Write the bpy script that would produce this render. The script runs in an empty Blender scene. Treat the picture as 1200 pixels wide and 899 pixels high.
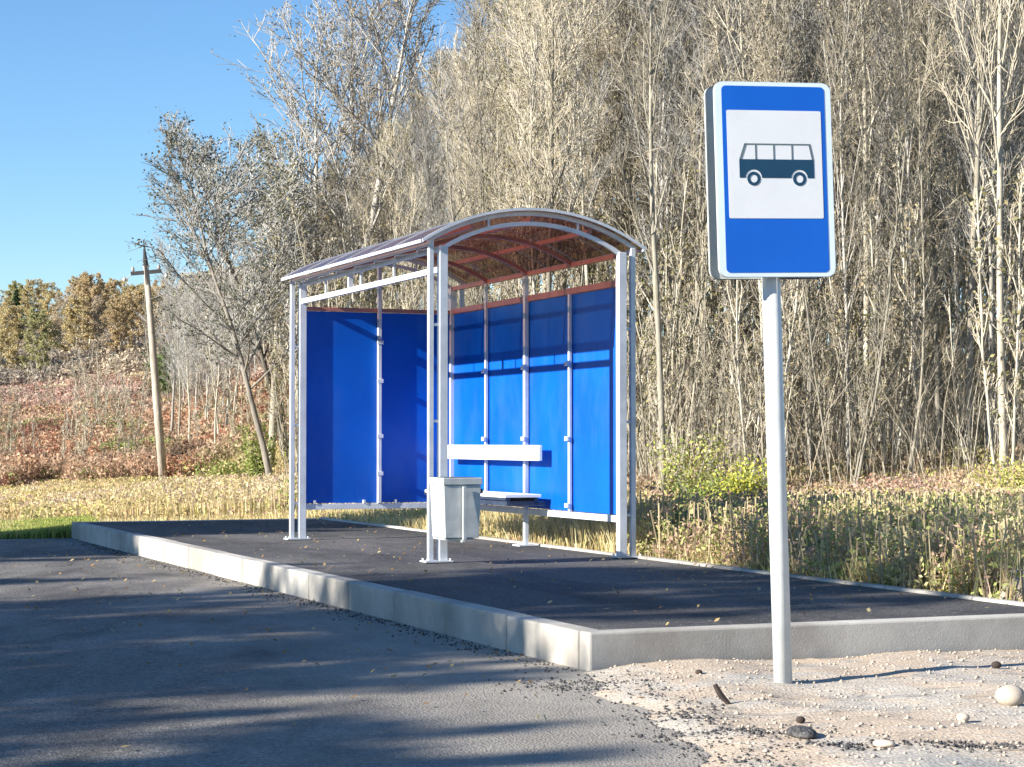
import bpy, math, random
import numpy as np
from mathutils import Vector, Matrix
R = math.radians
random.seed(7); rng = np.random.default_rng(11)
S = bpy.context.scene
COL = S.collection

# ------------------------------------------------------------------ camera constants
F, HY, EYE = 2331.6, 518.0, 1.19                     # focal length in px of a 1200 px wide frame, horizon row, eye height
TH = 0.388                                           # direction of the shelter's short side
U = np.array([math.cos(TH), math.sin(TH)]); V = np.array([math.sin(TH), -math.cos(TH)])
A0 = np.array([-0.577, 16.484])                      # near front column of the shelter
PZ = 0.20                                            # platform height
SUN_A, SUN_E = R(29.5), R(24.3)                      # where sunlight travels to, elevation
SD = np.array([math.cos(SUN_A), math.sin(SUN_A)]); SN = np.array([-SD[1], SD[0]])
def loc(x, y, z=0.0):                                # platform frame (x front->back, y near->far) to world
    p = A0 + U * x - V * y
    return (p[0], p[1], z)
def ground_px(px, d): return (px - 600) / F * d

# ------------------------------------------------------------------ materials
def new_mat(name):
    m = bpy.data.materials.new(name); m.use_nodes = True
    return m, m.node_tree.nodes, m.node_tree.links, m.node_tree.nodes['Principled BSDF']
def ramp(n, stops):
    r = n.new('ShaderNodeValToRGB'); e = r.color_ramp.elements
    while len(e) < len(stops): e.new(0.5)
    for i, (p, c) in enumerate(stops):
        e[i].position = p; e[i].color = (*c, 1)
    return r
def noise(n, l, scale, detail=4, rough=0.6, vec=None, dist=0):
    t = n.new('ShaderNodeTexNoise'); t.inputs['Scale'].default_value = scale
    t.inputs['Detail'].default_value = detail; t.inputs['Roughness'].default_value = rough
    t.inputs['Distortion'].default_value = dist
    if vec is not None: l.new(vec, t.inputs['Vector'])
    return t
def mixc(n, l, fac, a, b, mode='MIX'):
    m = n.new('ShaderNodeMix'); m.data_type = 'RGBA'; m.blend_type = mode
    for s, v in ((m.inputs[0], fac), (m.inputs[6], a), (m.inputs[7], b)):
        if hasattr(v, 'default_value') or hasattr(v, 'links'): l.new(v, s)
        elif isinstance(v, tuple): s.default_value = (*v, 1)
        else: s.default_value = v
    return m.outputs[2]
def coords(n, scale=None, l=None, rot=0):
    tc = n.new('ShaderNodeTexCoord')
    if scale is None: return tc.outputs['Object']
    mp = n.new('ShaderNodeMapping'); mp.inputs['Scale'].default_value = scale
    mp.inputs['Rotation'].default_value = (0, 0, rot)
    l.new(tc.outputs['Object'], mp.inputs['Vector']); return mp.outputs['Vector']
def bump(n, l, b, height, strength=0.3, dist=0.01):
    k = n.new('ShaderNodeBump'); k.inputs['Strength'].default_value = strength
    k.inputs['Distance'].default_value = dist
    l.new(height, k.inputs['Height']); l.new(k.outputs[0], b.inputs['Normal'])

def paint(name, c, c2=None, rough=0.4, scale=6, metal=0.0, spec=0.5):
    m, n, l, b = new_mat(name)
    c2 = c2 or tuple(x * 0.8 for x in c)
    t = noise(n, l, scale, 6, 0.65, coords(n))
    r = ramp(n, [(0.3, c2), (0.62, c)]); l.new(t.outputs['Fac'], r.inputs[0])
    l.new(r.outputs[0], b.inputs['Base Color'])
    b.inputs['Roughness'].default_value = rough; b.inputs['Metallic'].default_value = metal
    b.inputs['Specular IOR Level'].default_value = spec
    t2 = noise(n, l, scale * 12, 3, 0.5, coords(n)); bump(n, l, b, t2.outputs['Fac'], 0.08, 0.004)
    return m
M = {}
M['steel0'] = paint('white_painted_steel', (0.76, 0.80, 0.86), (0.62, 0.66, 0.72), 0.35)
def mat_steel():
    m, n, l, b = new_mat('white_painted_steel'); v = coords(n)
    t = noise(n, l, 4, 7, .7, v); r = ramp(n, [(.3, (.44, .47, .52)), (.6, (.63, .66, .71))]); l.new(t.outputs['Fac'], r.inputs[0])
    t2 = noise(n, l, 22, 6, .75, v); r2 = ramp(n, [(.66, (0, 0, 0)), (.74, (.8, .8, .8))]); l.new(t2.outputs['Fac'], r2.inputs[0])
    c = mixc(n, l, r2.outputs[0], r.outputs[0], (.30, .20, .14))
    t3 = noise(n, l, 7, 5, .6, coords(n, (1, 1, .12), l)); r3 = ramp(n, [(.55, (0, 0, 0)), (.75, (.5, .5, .5))]); l.new(t3.outputs['Fac'], r3.inputs[0])
    c = mixc(n, l, r3.outputs[0], c, (.45, .44, .42)); l.new(c, b.inputs['Base Color']); b.inputs['Roughness'].default_value = .42
    bump(n, l, b, t2.outputs['Fac'], .08, .003); return m
M['steel'] = mat_steel(); bpy.data.materials.remove(M.pop('steel0'))
M['board'] = paint('white_board', (0.82, 0.82, 0.82), (0.72, 0.72, 0.72), 0.5)
M['seat'] = paint('dark_seat', (0.035, 0.05, 0.085), (0.02, 0.03, 0.05), 0.3)
M['bin'] = paint('bin_enamel', (0.52, 0.54, 0.53), (0.38, 0.40, 0.40), 0.4, 9)
M['bin_dark'] = paint('bin_gap', (0.06, 0.07, 0.09), (0.04, 0.05, 0.06), 0.6)
M['maroon'] = paint('red_brown_and_roof_glow', (0.42, 0.17, 0.14), (0.30, 0.12, 0.10), 0.45)  # red-brown frame colour, made pinker to paint in the glow through the roof
M['pole'] = paint('sign_pole_paint', (0.58, 0.61, 0.62), (0.45, 0.48, 0.49), 0.4, 5)
M['sign_white'] = paint('sign_white_film', (0.64, 0.66, 0.69), (0.60, 0.62, 0.66), 0.35)
M['sign_border'] = paint('sign_border_film', (0.62, 0.72, 0.84), (0.56, 0.66, 0.78), 0.35)
M['sign_blue'] = paint('sign_blue_film', (0.001, 0.10, 0.50), (0.001, 0.085, 0.46), 0.32, 2)
M['sign_dark'] = paint('sign_bus_ink', (0.006, 0.045, 0.095), (0.004, 0.035, 0.08), 0.4)
M['sign_line'] = paint('sign_line_ink', (0.10, 0.14, 0.16), (0.08, 0.11, 0.13), 0.4)
M['sign_back'] = paint('galvanised_back', (0.52, 0.56, 0.57), (0.42, 0.46, 0.47), 0.5, 5, 0.2)
M['insul'] = paint('porcelain', (0.5, 0.48, 0.45), (0.3, 0.28, 0.26), 0.3)
M['darkwood'] = paint('tarred_timber', (0.035, 0.035, 0.04), (0.02, 0.02, 0.022), 0.8)
M['rusty'] = paint('charred_stick', (0.05, 0.035, 0.03), (0.02, 0.015, 0.012), 0.9)

def mat_panel():
    m, n, l, b = new_mat('blue_polycarbonate')
    t = noise(n, l, 1.4, 3, 0.5, coords(n))
    r = ramp(n, [(0.35, (0.001, 0.08, 0.46)), (0.65, (0.001, 0.102, 0.54))]); l.new(t.outputs['Fac'], r.inputs[0])
    td = noise(n, l, 3.2, 8, .7, coords(n, (1, 1, .35), l)); rd = ramp(n, [(.48, (0, 0, 0)), (.8, (.09, .09, .09))]); l.new(td.outputs['Fac'], rd.inputs[0])
    cd = mixc(n, l, rd.outputs[0], r.outputs[0], (.30, .36, .46))
    l.new(cd, b.inputs['Base Color']); b.inputs['Roughness'].default_value = 0.4; b.inputs['Specular IOR Level'].default_value = 0.22
    w = n.new('ShaderNodeTexWave'); w.inputs['Scale'].default_value = 14; w.bands_direction = 'Z'
    l.new(coords(n), w.inputs['Vector']); bump(n, l, b, w.outputs['Fac'], 0.03, 0.003)
    tr = n.new('ShaderNodeBsdfTranslucent'); tr.inputs['Color'].default_value = (0.003, 0.06, 0.5, 1)
    mx = n.new('ShaderNodeMixShader'); mx.inputs[0].default_value = 0.05
    l.new(b.outputs[0], mx.inputs[1]); l.new(tr.outputs[0], mx.inputs[2])
    l.new(mx.outputs[0], n['Material Output'].inputs['Surface'])
    return m
M['panel'] = mat_panel()
def mat_roof():
    m, n, l, b = new_mat('bronze_polycarbonate')
    t = noise(n, l, 3.0, 5, 0.6, coords(n))
    r = ramp(n, [(0.35, (0.05, 0.012, 0.016)), (0.65, (0.085, 0.024, 0.028))]); l.new(t.outputs['Fac'], r.inputs[0])
    l.new(r.outputs[0], b.inputs['Base Color']); b.inputs['Roughness'].default_value = 0.16
    b.inputs['Specular IOR Level'].default_value = 0.45
    tr = n.new('ShaderNodeBsdfTransparent'); tr.inputs['Color'].default_value = (0.55, 0.32, 0.27, 1)
    mx = n.new('ShaderNodeMixShader'); mx.inputs[0].default_value = 0.25
    l.new(b.outputs[0], mx.inputs[1]); l.new(tr.outputs[0], mx.inputs[2])
    l.new(mx.outputs[0], n['Material Output'].inputs['Surface'])
    return m
M['roof'] = mat_roof()

def mat_concrete(name, c1, c2, stain):
    m, n, l, b = new_mat(name)
    v = coords(n)
    t = noise(n, l, 2.2, 8, 0.7, v); r = ramp(n, [(0.3, c2), (0.6, c1)]); l.new(t.outputs['Fac'], r.inputs[0])
    t2 = noise(n, l, 0.9, 5, 0.6, v); r2 = ramp(n, [(0.44, (0, 0, 0)), (0.62, (0.8, 0.8, 0.8))]); l.new(t2.outputs['Fac'], r2.inputs[0])
    c = mixc(n, l, r2.outputs[0], r.outputs[0], stain)
    oi = n.new('ShaderNodeObjectInfo')
    hs = n.new('ShaderNodeMapRange'); hs.inputs['To Min'].default_value = 0.84; hs.inputs['To Max'].default_value = 1.06
    l.new(oi.outputs['Random'], hs.inputs[0])
    c = mixc(n, l, 1.0, c, hs.outputs[0], 'MULTIPLY')
    l.new(c, b.inputs['Base Color']); b.inputs['Roughness'].default_value = 0.9
    t3 = noise(n, l, 90, 4, 0.7, v); bump(n, l, b, t3.outputs['Fac'], 0.35, 0.006)
    return m
M['kerb'] = mat_concrete('kerb_concrete', (0.50, 0.475, 0.43), (0.37, 0.355, 0.325), (0.25, 0.23, 0.205))
M['stone'] = mat_concrete('pale_stone', (0.55, 0.47, 0.38), (0.42, 0.36, 0.3), (0.33, 0.28, 0.24))

def mat_asphalt(name, c1, c2, fleck, dust=None):
    m, n, l, b = new_mat(name)
    v = coords(n)
    big = noise(n, l, 0.55, 6, 0.65, coords(n, (1, 0.45, 1), l, -TH + 0.25), 0.4)
    r = ramp(n, [(0.38, c2), (0.62, c1)]); l.new(big.outputs['Fac'], r.inputs[0])
    agg = n.new('ShaderNodeTexVoronoi'); agg.inputs['Scale'].default_value = 85; l.new(v, agg.inputs['Vector'])
    r2 = ramp(n, [(0.0, (0.55, 0.55, 0.55)), (0.5, (1.0, 1.0, 1.0)), (1.0, (1.5, 1.5, 1.5))])
    sep = n.new('ShaderNodeSeparateColor'); l.new(agg.outputs['Color'], sep.inputs[0]); l.new(sep.outputs[0], r2.inputs[0])
    c = mixc(n, l, 1.0, r.outputs[0], r2.outputs[0], 'MULTIPLY')
    pt_ = noise(n, l, 0.9, 3, 0.5, coords(n, (1, .3, 1), l, -TH)); rp = ramp(n, [(0.46, (1, 1, 1)), (0.50, (.80, .80, .80)), (0.54, (1.08, 1.08, 1.08))]); l.new(pt_.outputs['Fac'], rp.inputs[0])
    c = mixc(n, l, 1.0, c, rp.outputs[0], 'MULTIPLY')
    fl = noise(n, l, 38, 2, 0.5, v); r3 = ramp(n, [(0.66, (0, 0, 0)), (0.74, (1, 1, 1))]); l.new(fl.outputs['Fac'], r3.inputs[0])
    c = mixc(n, l, r3.outputs[0], c, fleck)
    if dust:
        # pale dust carried onto the road beside the sandy verge
        g = n.new('ShaderNodeSeparateXYZ'); l.new(v, g.inputs[0])
        a = n.new('ShaderNodeMath'); a.operation = 'MULTIPLY_ADD'; l.new(g.outputs[1], a.inputs[0]); a.inputs[1].default_value = 0.22; a.inputs[2].default_value = -2.1
        d = n.new('ShaderNodeMath'); d.operation = 'ADD'; l.new(g.outputs[0], d.inputs[0]); l.new(a.outputs[0], d.inputs[1])
        nd = noise(n, l, 1.3, 6, 0.7, v)
        e = n.new('ShaderNodeMath'); e.operation = 'MULTIPLY_ADD'; l.new(nd.outputs['Fac'], e.inputs[0]); e.inputs[1].default_value = 3.4; l.new(d.outputs[0], e.inputs[2])
        rd = ramp(n, [(0.0, (0, 0, 0)), (1.0, (0.85, 0.85, 0.85))])
        mr = n.new('ShaderNodeMapRange'); mr.inputs['From Min'].default_value = 0.1; mr.inputs['From Max'].default_value = 2.6
        l.new(e.outputs[0], mr.inputs[0]); l.new(mr.outputs[0], rd.inputs[0])
        c = mixc(n, l, rd.outputs[0], c, dust)
    l.new(c, b.inputs['Base Color']); b.inputs['Roughness'].default_value = 0.8
    b.inputs['Specular IOR Level'].default_value = 0.35
    bump(n, l, b, agg.outputs['Distance'], 0.6, 0.008)
    return m
M['road'] = mat_asphalt('road_asphalt', (0.215, 0.20, 0.182), (0.075, 0.071, 0.07), (0.42, 0.40, 0.38), (0.38, 0.345, 0.295))
M['tarmac'] = mat_asphalt('new_asphalt', (0.115, 0.11, 0.107), (0.042, 0.042, 0.045), (0.24, 0.24, 0.24))

def mat_ground():
    m, n, l, b = new_mat('field_soil')
    v = coords(n)
    t = noise(n, l, 0.35, 8, 0.7, v); r = ramp(n, [(0.30, (0.12, 0.12, 0.055)), (0.45, (0.24, 0.19, 0.10)), (0.6, (0.34, 0.27, 0.16)), (0.75, (0.20, 0.14, 0.09))])
    l.new(t.outputs['Fac'], r.inputs[0])
    t2 = noise(n, l, 9, 6, 0.7, v); r2 = ramp(n, [(0.3, (0.5, 0.5, 0.5)), (0.7, (1.25, 1.25, 1.25))]); l.new(t2.outputs['Fac'], r2.inputs[0])
    c = mixc(n, l, 1.0, r.outputs[0], r2.outputs[0], 'MULTIPLY')
    l.new(c, b.inputs['Base Color']); b.inputs['Roughness'].default_value = 1.0; b.inputs['Specular IOR Level'].default_value = 0.1
    bump(n, l, b, t2.outputs['Fac'], 0.8, 0.08)
    return m
M['ground'] = mat_ground()
def mat_sand():
    m, n, l, b = new_mat('sandy_gravel')
    v = coords(n)
    t = noise(n, l, 1.1, 7, 0.68, v, 0.5); r = ramp(n, [(0.30, (0.30, 0.295, 0.28)), (0.43, (0.42, 0.385, 0.335)), (0.54, (0.46, 0.37, 0.28)), (0.66, (0.40, 0.36, 0.31)), (0.78, (0.30, 0.29, 0.275))])
    l.new(t.outputs['Fac'], r.inputs[0])
    vo = n.new('ShaderNodeTexVoronoi'); vo.inputs['Scale'].default_value = 60; l.new(v, vo.inputs['Vector'])
    sep = n.new('ShaderNodeSeparateColor'); l.new(vo.outputs['Color'], sep.inputs[0])
    r2 = ramp(n, [(0.0, (0.78, 0.78, 0.79)), (0.6, (1, 1, 1)), (1.0, (1.18, 1.17, 1.15))]); l.new(sep.outputs[0], r2.inputs[0])
    c = mixc(n, l, 1.0, r.outputs[0], r2.outputs[0], 'MULTIPLY')
    # crumbs of spilt asphalt
    t3 = noise(n, l, 2.4, 8, 0.75, v, 0.8); r3 = ramp(n, [(0.55, (0, 0, 0)), (0.66, (0.8, 0.8, 0.8))]); l.new(t3.outputs['Fac'], r3.inputs[0])
    c = mixc(n, l, r3.outputs[0], c, (0.10, 0.095, 0.09))
    l.new(c, b.inputs['Base Color']); b.inputs['Roughness'].default_value = 0.95; b.inputs['Specular IOR Level'].default_value = 0.2
    bump(n, l, b, vo.outputs['Distance'], 0.5, 0.008)
    return m
M['sand'] = mat_sand()
def mat_tint(name, rough=0.8, transl=0.35, spec=0.15):
    m, n, l, b = new_mat(name)
    at = n.new('ShaderNodeAttribute'); at.attribute_name = 'tint'
    l.new(at.outputs['Color'], b.inputs['Base Color']); b.inputs['Roughness'].default_value = rough
    b.inputs['Specular IOR Level'].default_value = spec
    tr = n.new('ShaderNodeBsdfTranslucent'); l.new(at.outputs['Color'], tr.inputs['Color'])
    mx = n.new('ShaderNodeMixShader'); mx.inputs[0].default_value = transl
    l.new(b.outputs[0], mx.inputs[1]); l.new(tr.outputs[0], mx.inputs[2]); l.new(mx.outputs[0], n['Material Output'].inputs['Surface'])
    return m
M['leafy'] = mat_tint('leaf_tissue')
def mat_bark(name, c1, c2, c3):
    m, n, l, b = new_mat(name)
    v = coords(n, (1, 1, 0.25), l)
    t = noise(n, l, 9, 6, 0.7, v); r = ramp(n, [(0.3, c3), (0.5, c2), (0.68, c1)]); l.new(t.outputs['Fac'], r.inputs[0])
    oi = n.new('ShaderNodeObjectInfo')
    hs = n.new('ShaderNodeMapRange'); hs.inputs['To Min'].default_value = 0.5; hs.inputs['To Max'].default_value = 1.25
    l.new(oi.outputs['Random'], hs.inputs[0])
    c = mixc(n, l, 1.0, r.outputs[0], hs.outputs[0], 'MULTIPLY')
    l.new(c, b.inputs['Base Color']); b.inputs['Roughness'].default_value = 0.95; b.inputs['Specular IOR Level'].default_value = 0.1
    bump(n, l, b, t.outputs['Fac'], 0.5, 0.02)
    return m
M['bark_pale'] = mat_bark('pale_bark', (0.50, 0.47, 0.39), (0.40, 0.37, 0.30), (0.20, 0.18, 0.14))
M['bark_grey'] = mat_bark('grey_bark', (0.48, 0.46, 0.42), (0.38, 0.36, 0.32), (0.20, 0.185, 0.16))
M['bark_dark'] = mat_bark('dark_bark', (0.30, 0.275, 0.24), (0.21, 0.19, 0.165), (0.11, 0.10, 0.085))
M['twig_tan'] = mat_bark('tan_twigs', (0.54, 0.49, 0.385), (0.44, 0.395, 0.31), (0.30, 0.265, 0.205))
M['twig_grey'] = mat_bark('grey_twigs', (0.54, 0.53, 0.50), (0.43, 0.42, 0.40), (0.28, 0.27, 0.255))
M['wood'] = mat_bark('weathered_wood', (0.54, 0.49, 0.42), (0.42, 0.37, 0.31), (0.25, 0.22, 0.18))

# ------------------------------------------------------------------ object helpers
def tag(o, label=None, cat=None, group=None, kind=None):
    if label: o['label'] = label
    if cat: o['category'] = cat
    if group: o['group'] = group
    if kind: o['kind'] = kind
    return o
def thing(name, label, cat, where=(0, 0, 0), rz=0, group=None):
    o = bpy.data.objects.new(name, None); COL.objects.link(o); o.empty_display_size = 0.2
    o.location = where; o.rotation_euler = (0, 0, rz)
    return tag(o, label, cat, group)
class MB:
    """collects shapes for one mesh object"""
    def __init__(s): s.v = []; s.f = []; s.m = []; s.smooth = False
    def face(s, pts, mi=0):
        k = len(s.v); s.v += [tuple(p) for p in pts]; s.f.append(tuple(range(k, k + len(pts)))); s.m.append(mi)
    def box(s, a, b, mi=0, rot=None, org=None):
        k = len(s.v)
        pts = [(x, y, z) for x in (a[0], b[0]) for y in (a[1], b[1]) for z in (a[2], b[2])]
        if rot is not None: pts = [tuple(rot @ (Vector(p) - org) + org) for p in pts]
        s.v += pts
        for q in ((0, 1, 3, 2), (4, 6, 7, 5), (0, 4, 5, 1), (2, 3, 7, 6), (0, 2, 6, 4), (1, 5, 7, 3)):
            s.f.append(tuple(k + i for i in q)); s.m.append(mi)
    def frustum(s, bot, top, mi=0):
        """bot/top: (x0,y0,x1,y1,z)"""
        k = len(s.v)
        for r in (bot, top): s.v += [(r[0], r[1], r[4]), (r[2], r[1], r[4]), (r[2], r[3], r[4]), (r[0], r[3], r[4])]
        for q in ((3, 2, 1, 0), (4, 5, 6, 7), (0, 1, 5, 4), (1, 2, 6, 5), (2, 3, 7, 6), (3, 0, 4, 7)):
            s.f.append(tuple(k + i for i in q)); s.m.append(mi)
    def tube(s, path, rad, n=8, mi=0, cap=True, up=None):
        path = [Vector(p) for p in path]
        if not hasattr(rad, '__len__'): rad = [rad] * len(path)
        k0 = len(s.v); ref = None
        for i, p in enumerate(path):
            d = (path[min(i + 1, len(path) - 1)] - path[max(i - 1, 0)])
            if d.length < 1e-9: d = Vector((0, 0, 1))
            d.normalize()
            if ref is None: ref = Vector(up) if up else (Vector((1, 0, 0)) if abs(d.x) < 0.8 else Vector((0, 1, 0)))
            a = (ref - d * ref.dot(d))
            if a.length < 1e-6: a = d.orthogonal()
            a.normalize(); b = d.cross(a); ref = a
            for j in range(n):
                t = 2 * math.pi * (j + 0.5) / n
                s.v.append(tuple(p + (a * math.cos(t) + b * math.sin(t)) * rad[i]))
        for i in range(len(path) - 1):
            for j in range(n):
                q = k0 + i * n + j; q2 = k0 + i * n + (j + 1) % n
                s.f.append((q, q2, q2 + n, q + n)); s.m.append(mi)
        if cap:
            s.f.append(tuple(k0 + j for j in range(n))[::-1]); s.m.append(mi)
            e = k0 + (len(path) - 1) * n; s.f.append(tuple(e + j for j in range(n))); s.m.append(mi)
    def prism(s, poly, z0, z1, mi=0, plane='xy'):
        k = len(s.v); n = len(poly)
        P = (lambda a, b, z: (a, b, z)) if plane == 'xy' else (lambda a, b, z: (a, z, b))
        s.v += [P(a, b, z0) for a, b in poly] + [P(a, b, z1) for a, b in poly]
        s.f.append(tuple(range(k, k + n))[::-1]); s.m.append(mi)
        s.f.append(tuple(range(k + n, k + 2 * n))); s.m.append(mi)
        for i in range(n):
            j = (i + 1) % n; s.f.append((k + i, k + j, k + n + j, k + n + i)); s.m.append(mi)
    def mesh(s, name, mats):
        me = bpy.data.meshes.new(name); me.from_pydata(s.v, [], s.f)
        for m in mats: me.materials.append(m)
        me.polygons.foreach_set('material_index', s.m)
        if s.smooth: me.polygons.foreach_set('use_smooth', [True] * len(s.f))
        me.update(); return me
    def build(s, name, mats, parent=None, bevel=0.0):
        if not isinstance(mats, (list, tuple)): mats = [mats]
        o = bpy.data.objects.new(name, s.mesh(name, mats)); COL.objects.link(o)
        if parent: o.parent = parent
        if bevel:
            b = o.modifiers.new('bevel', 'BEVEL'); b.width = bevel; b.segments = 2; b.limit_method = 'ANGLE'
        return o
def np_mesh(name, verts, quads, tint=None, mats=()):
    """verts (N,3), quads (M,4) with tint (M,3)"""
    me = bpy.data.meshes.new(name)
    me.vertices.add(len(verts)); me.vertices.foreach_set('co', np.asarray(verts, np.float32).ravel())
    M_, w = quads.shape
    me.loops.add(M_ * w); me.loops.foreach_set('vertex_index', quads.astype(np.int32).ravel())
    me.polygons.add(M_); me.polygons.foreach_set('loop_start', np.arange(0, M_ * w, w, dtype=np.int32))
    for m in mats: me.materials.append(m)
    if tint is not None:
        at = me.attributes.new('tint', 'FLOAT_COLOR', 'FACE')
        at.data.foreach_set('color', np.concatenate([tint, np.ones((M_, 1))], 1).astype(np.float32).ravel())
    me.update(calc_edges=True); me.validate()
    return me
def link_mesh(name, me, parent=None):
    o = bpy.data.objects.new(name, me); COL.objects.link(o)
    if parent: o.parent = parent
    return o
def copy_thing(root, where, rz, scale=1.0, label=None, group=None, name=None):
    r = root.copy(); COL.objects.link(r); r.location = where; r.rotation_euler = (r.rotation_euler[0], r.rotation_euler[1], rz)
    r.scale = (scale, scale, scale) if not hasattr(scale, '__len__') else scale
    if label: r['label'] = label
    if group: r['group'] = group
    for c in root.children:
        d = c.copy(); COL.objects.link(d); d.parent = r
    return r

# ------------------------------------------------------------------ terrain height
def ss(a, b, x): t = np.clip((x - a) / (b - a), 0, 1); return t * t * (3 - 2 * t)
def terrain(x, y):
    x = np.asarray(x, float); y = np.asarray(y, float)
    u = x * U[0] + y * U[1]
    px = 600 + F * x / np.maximum(y, 1.0)
    px = np.clip(px, -1500, 2600)
    D0 = np.interp(px, [-1500, 0, 200, 330, 500, 760, 1200, 2600], [62, 58, 56, 44, 34, 27, 24, 24])
    m = np.interp(px, [-1500, 0, 200, 330, 500, 760, 1200, 2600], [.12, .135, .135, .125, .105, .085, .065, .06])
    base = 0.10 * ss(7.2, 8.6, u) - 0.22 * ss(26, 52, y) * (1 - ss(300, 700, px))
    far = np.minimum(y, 115) - D0
    rise = np.where(far > 0, m * (np.sqrt(far * far + 16) - 4), 0)
    bumps = 0.05 * np.sin(x * 0.9 + 1.3) * np.sin(y * 0.7) * ss(7.8, 10, u)
    lw = ss(-7.0, -9.5, u) if False else ss(8.0, 12.0, -u)
    z = -0.03 + base + rise * ss(7.5, 10, u) + bumps + 0.25 * lw
    return z
def axis(lo, hi, a, b, fine, grow=1.09):
    c = list(np.arange(a, b + 1e-6, fine)); s = fine
    while c[-1] < hi: s *= grow; c.append(c[-1] + s)
    s = fine
    while c[0] > lo: s *= grow; c.insert(0, c[0] - s)
    return np.array(c)
xs = axis(-1500, 1500, -14, 12, 0.35, 1.12); ys = axis(-900, 2500, 4, 60, 0.4, 1.12)
X, Y = np.meshgrid(xs, ys); Z = terrain(X, Y)
nx, ny = len(xs), len(ys)
idx = np.arange(nx * ny).reshape(ny, nx)
q = np.stack([idx[:-1, :-1], idx[:-1, 1:], idx[1:, 1:], idx[1:, :-1]], -1).reshape(-1, 4)
g = link_mesh('ground', np_mesh('ground', np.stack([X, Y, Z], -1).reshape(-1, 3), q, None, [M['ground']])); tag(g, kind='structure')
g.data.polygons.foreach_set('use_smooth', [True] * len(g.data.polygons))

# road: lanes + lay-by in front of the platform
def uw(u, w): p = U * u - V * w; return (p[0], p[1])    # u across, w along (away)
KU = 4.291                                              # kerb face line, u coordinate
KX = -1.413                                             # the same in the platform frame
wK = float(-np.dot(np.array([0.398, 10.36]), V)); wF = wK + 15.467
edge = [uw(KU + 0.02, wF), uw(KU + 0.02, wK), (0.60, 8.9), (0.70, 8.2), (0.79, 7.4), (0.98, 6.6), (1.15, 5.6), (1.3, 4.0), (1.0, -4), uw(1.2, -30), uw(1.2, -140), uw(-6.2, -140), uw(-6.2, 300), uw(1.0, 300), uw(1.0, wF + 0.12), uw(KU + 0.02, wF + 0.02)]
b = MB(); b.face([(x, y, 0.0) for x, y in edge][::-1]); o = b.build('road', M['road']); tag(o, kind='structure')

# sandy verge between kerb and road edge: bumpy sheet
gx = np.arange(0.0, 9.0, 0.045); gy = np.arange(3.5, 14.5, 0.045)
X, Y = np.meshgrid(gx, gy)
def vnoise(x, y, s, seed):
    r = np.random.default_rng(seed); G = r.random((64, 64)); a = (x * s) % 63; c = (y * s) % 63
    i = a.astype(int); j = c.astype(int); fa = a - i; fc = c - j; fa = fa * fa * (3 - 2 * fa); fc = fc * fc * (3 - 2 * fc)
    return (G[i, j] * (1 - fa) + G[i + 1, j] * fa) * (1 - fc) + (G[i, j + 1] * (1 - fa) + G[i + 1, j + 1] * fa) * fc
u = X * U[0] + Y * U[1]; w = -(X * V[0] + Y * V[1])
ex = np.interp(Y, [3.5, 4.0, 5.6, 6.6, 7.4, 8.2, 8.9, 10.3, 14.5], [1.3, 1.3, 1.15, .98, .79, .70, .60, .44, .40])
ex = ex + (vnoise(X, Y, 1.7, 4) - 0.5) * 0.26 + (vnoise(X, Y, 7.5, 5) - 0.5) * 0.10
side = X - ex
Z = -0.03 + 0.058 * ss(-0.38, 0.22, side) + (vnoise(X, Y, 1.3, 1) - .5) * 0.05 * ss(0, .5, side) + (vnoise(X, Y, 4.5, 2) - .5) * 0.018 * ss(0, .3, side) + (vnoise(X * .8 + Y * .6, Y * .8 - X * .6 + 9, 6.2, 3) - .5) * 0.010
Z = np.where(w > wK - 0.02, Z - 0.25, Z)
Z -= 0.12 * ss(6.5, 8.9, X)
Z = np.where(side < -0.5, -0.06, Z)
idx = np.arange(X.size).reshape(X.shape)
q = np.stack([idx[:-1, :-1], idx[:-1, 1:], idx[1:, 1:], idx[1:, :-1]], -1).reshape(-1, 4)
verge_z = lambda x, y: float(Z[min(max(int((y - 3.5) / .045), 0), Z.shape[0] - 1), min(max(int(x / .045), 0), Z.shape[1] - 1)])
o = link_mesh('sand_verge', np_mesh('sand_verge', np.stack([X, Y, Z], -1).reshape(-1, 3), q, None, [M['sand']])); tag(o, kind='structure')
o.data.polygons.foreach_set('use_smooth', [True] * len(o.data.polygons))

# platform slab and kerbs
KY0, KY1 = -6.04, 9.43; BX = KX + 3.236
b = MB(); z1 = PZ - 0.008
b.prism([(KX + 0.13, KY0 + 0.13), (BX - 0.06, KY0 + 0.13), (BX - 0.06, KY1 - 0.1), (KX + 0.13, KY1 - 0.1)], -0.1, z1)
o = b.build('platform', M['tarmac']); o.location = loc(0, 0); o.rotation_euler = (0, 0, TH); tag(o, kind='structure')
kerb_root = thing('kerb', 'pale concrete kerb edging the raised bus stop platform', 'kerb', loc(0, 0), TH)
def kerb_piece(x0, y0, x1, y1, zt, zb=-0.12):
    b = MB(); b.box((x0, y0, zb), (x1, y1, zt))
    o = b.build('kerbstone', M['kerb'], kerb_root, 0.012)
y = KY0 + 0.137
while y < KY1 - 0.05:
    e = min(y + 1.0, KY1); dz = random.uniform(-.004, .004); dx = random.uniform(-.006, .006)
    kerb_piece(KX + dx, y + 0.004, KX + 0.135, e - 0.004, PZ + dz); y = e
x = KX
while x < 5.2:
    e = min(x + 2.9, 5.2); dz = random.uniform(-.002, .002)
    kerb_piece(x + 0.0015, KY0 + random.uniform(-.002, .002), e - 0.0015, KY0 + 0.135, PZ + dz); x = e
y = KY0 + 0.139
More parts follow.
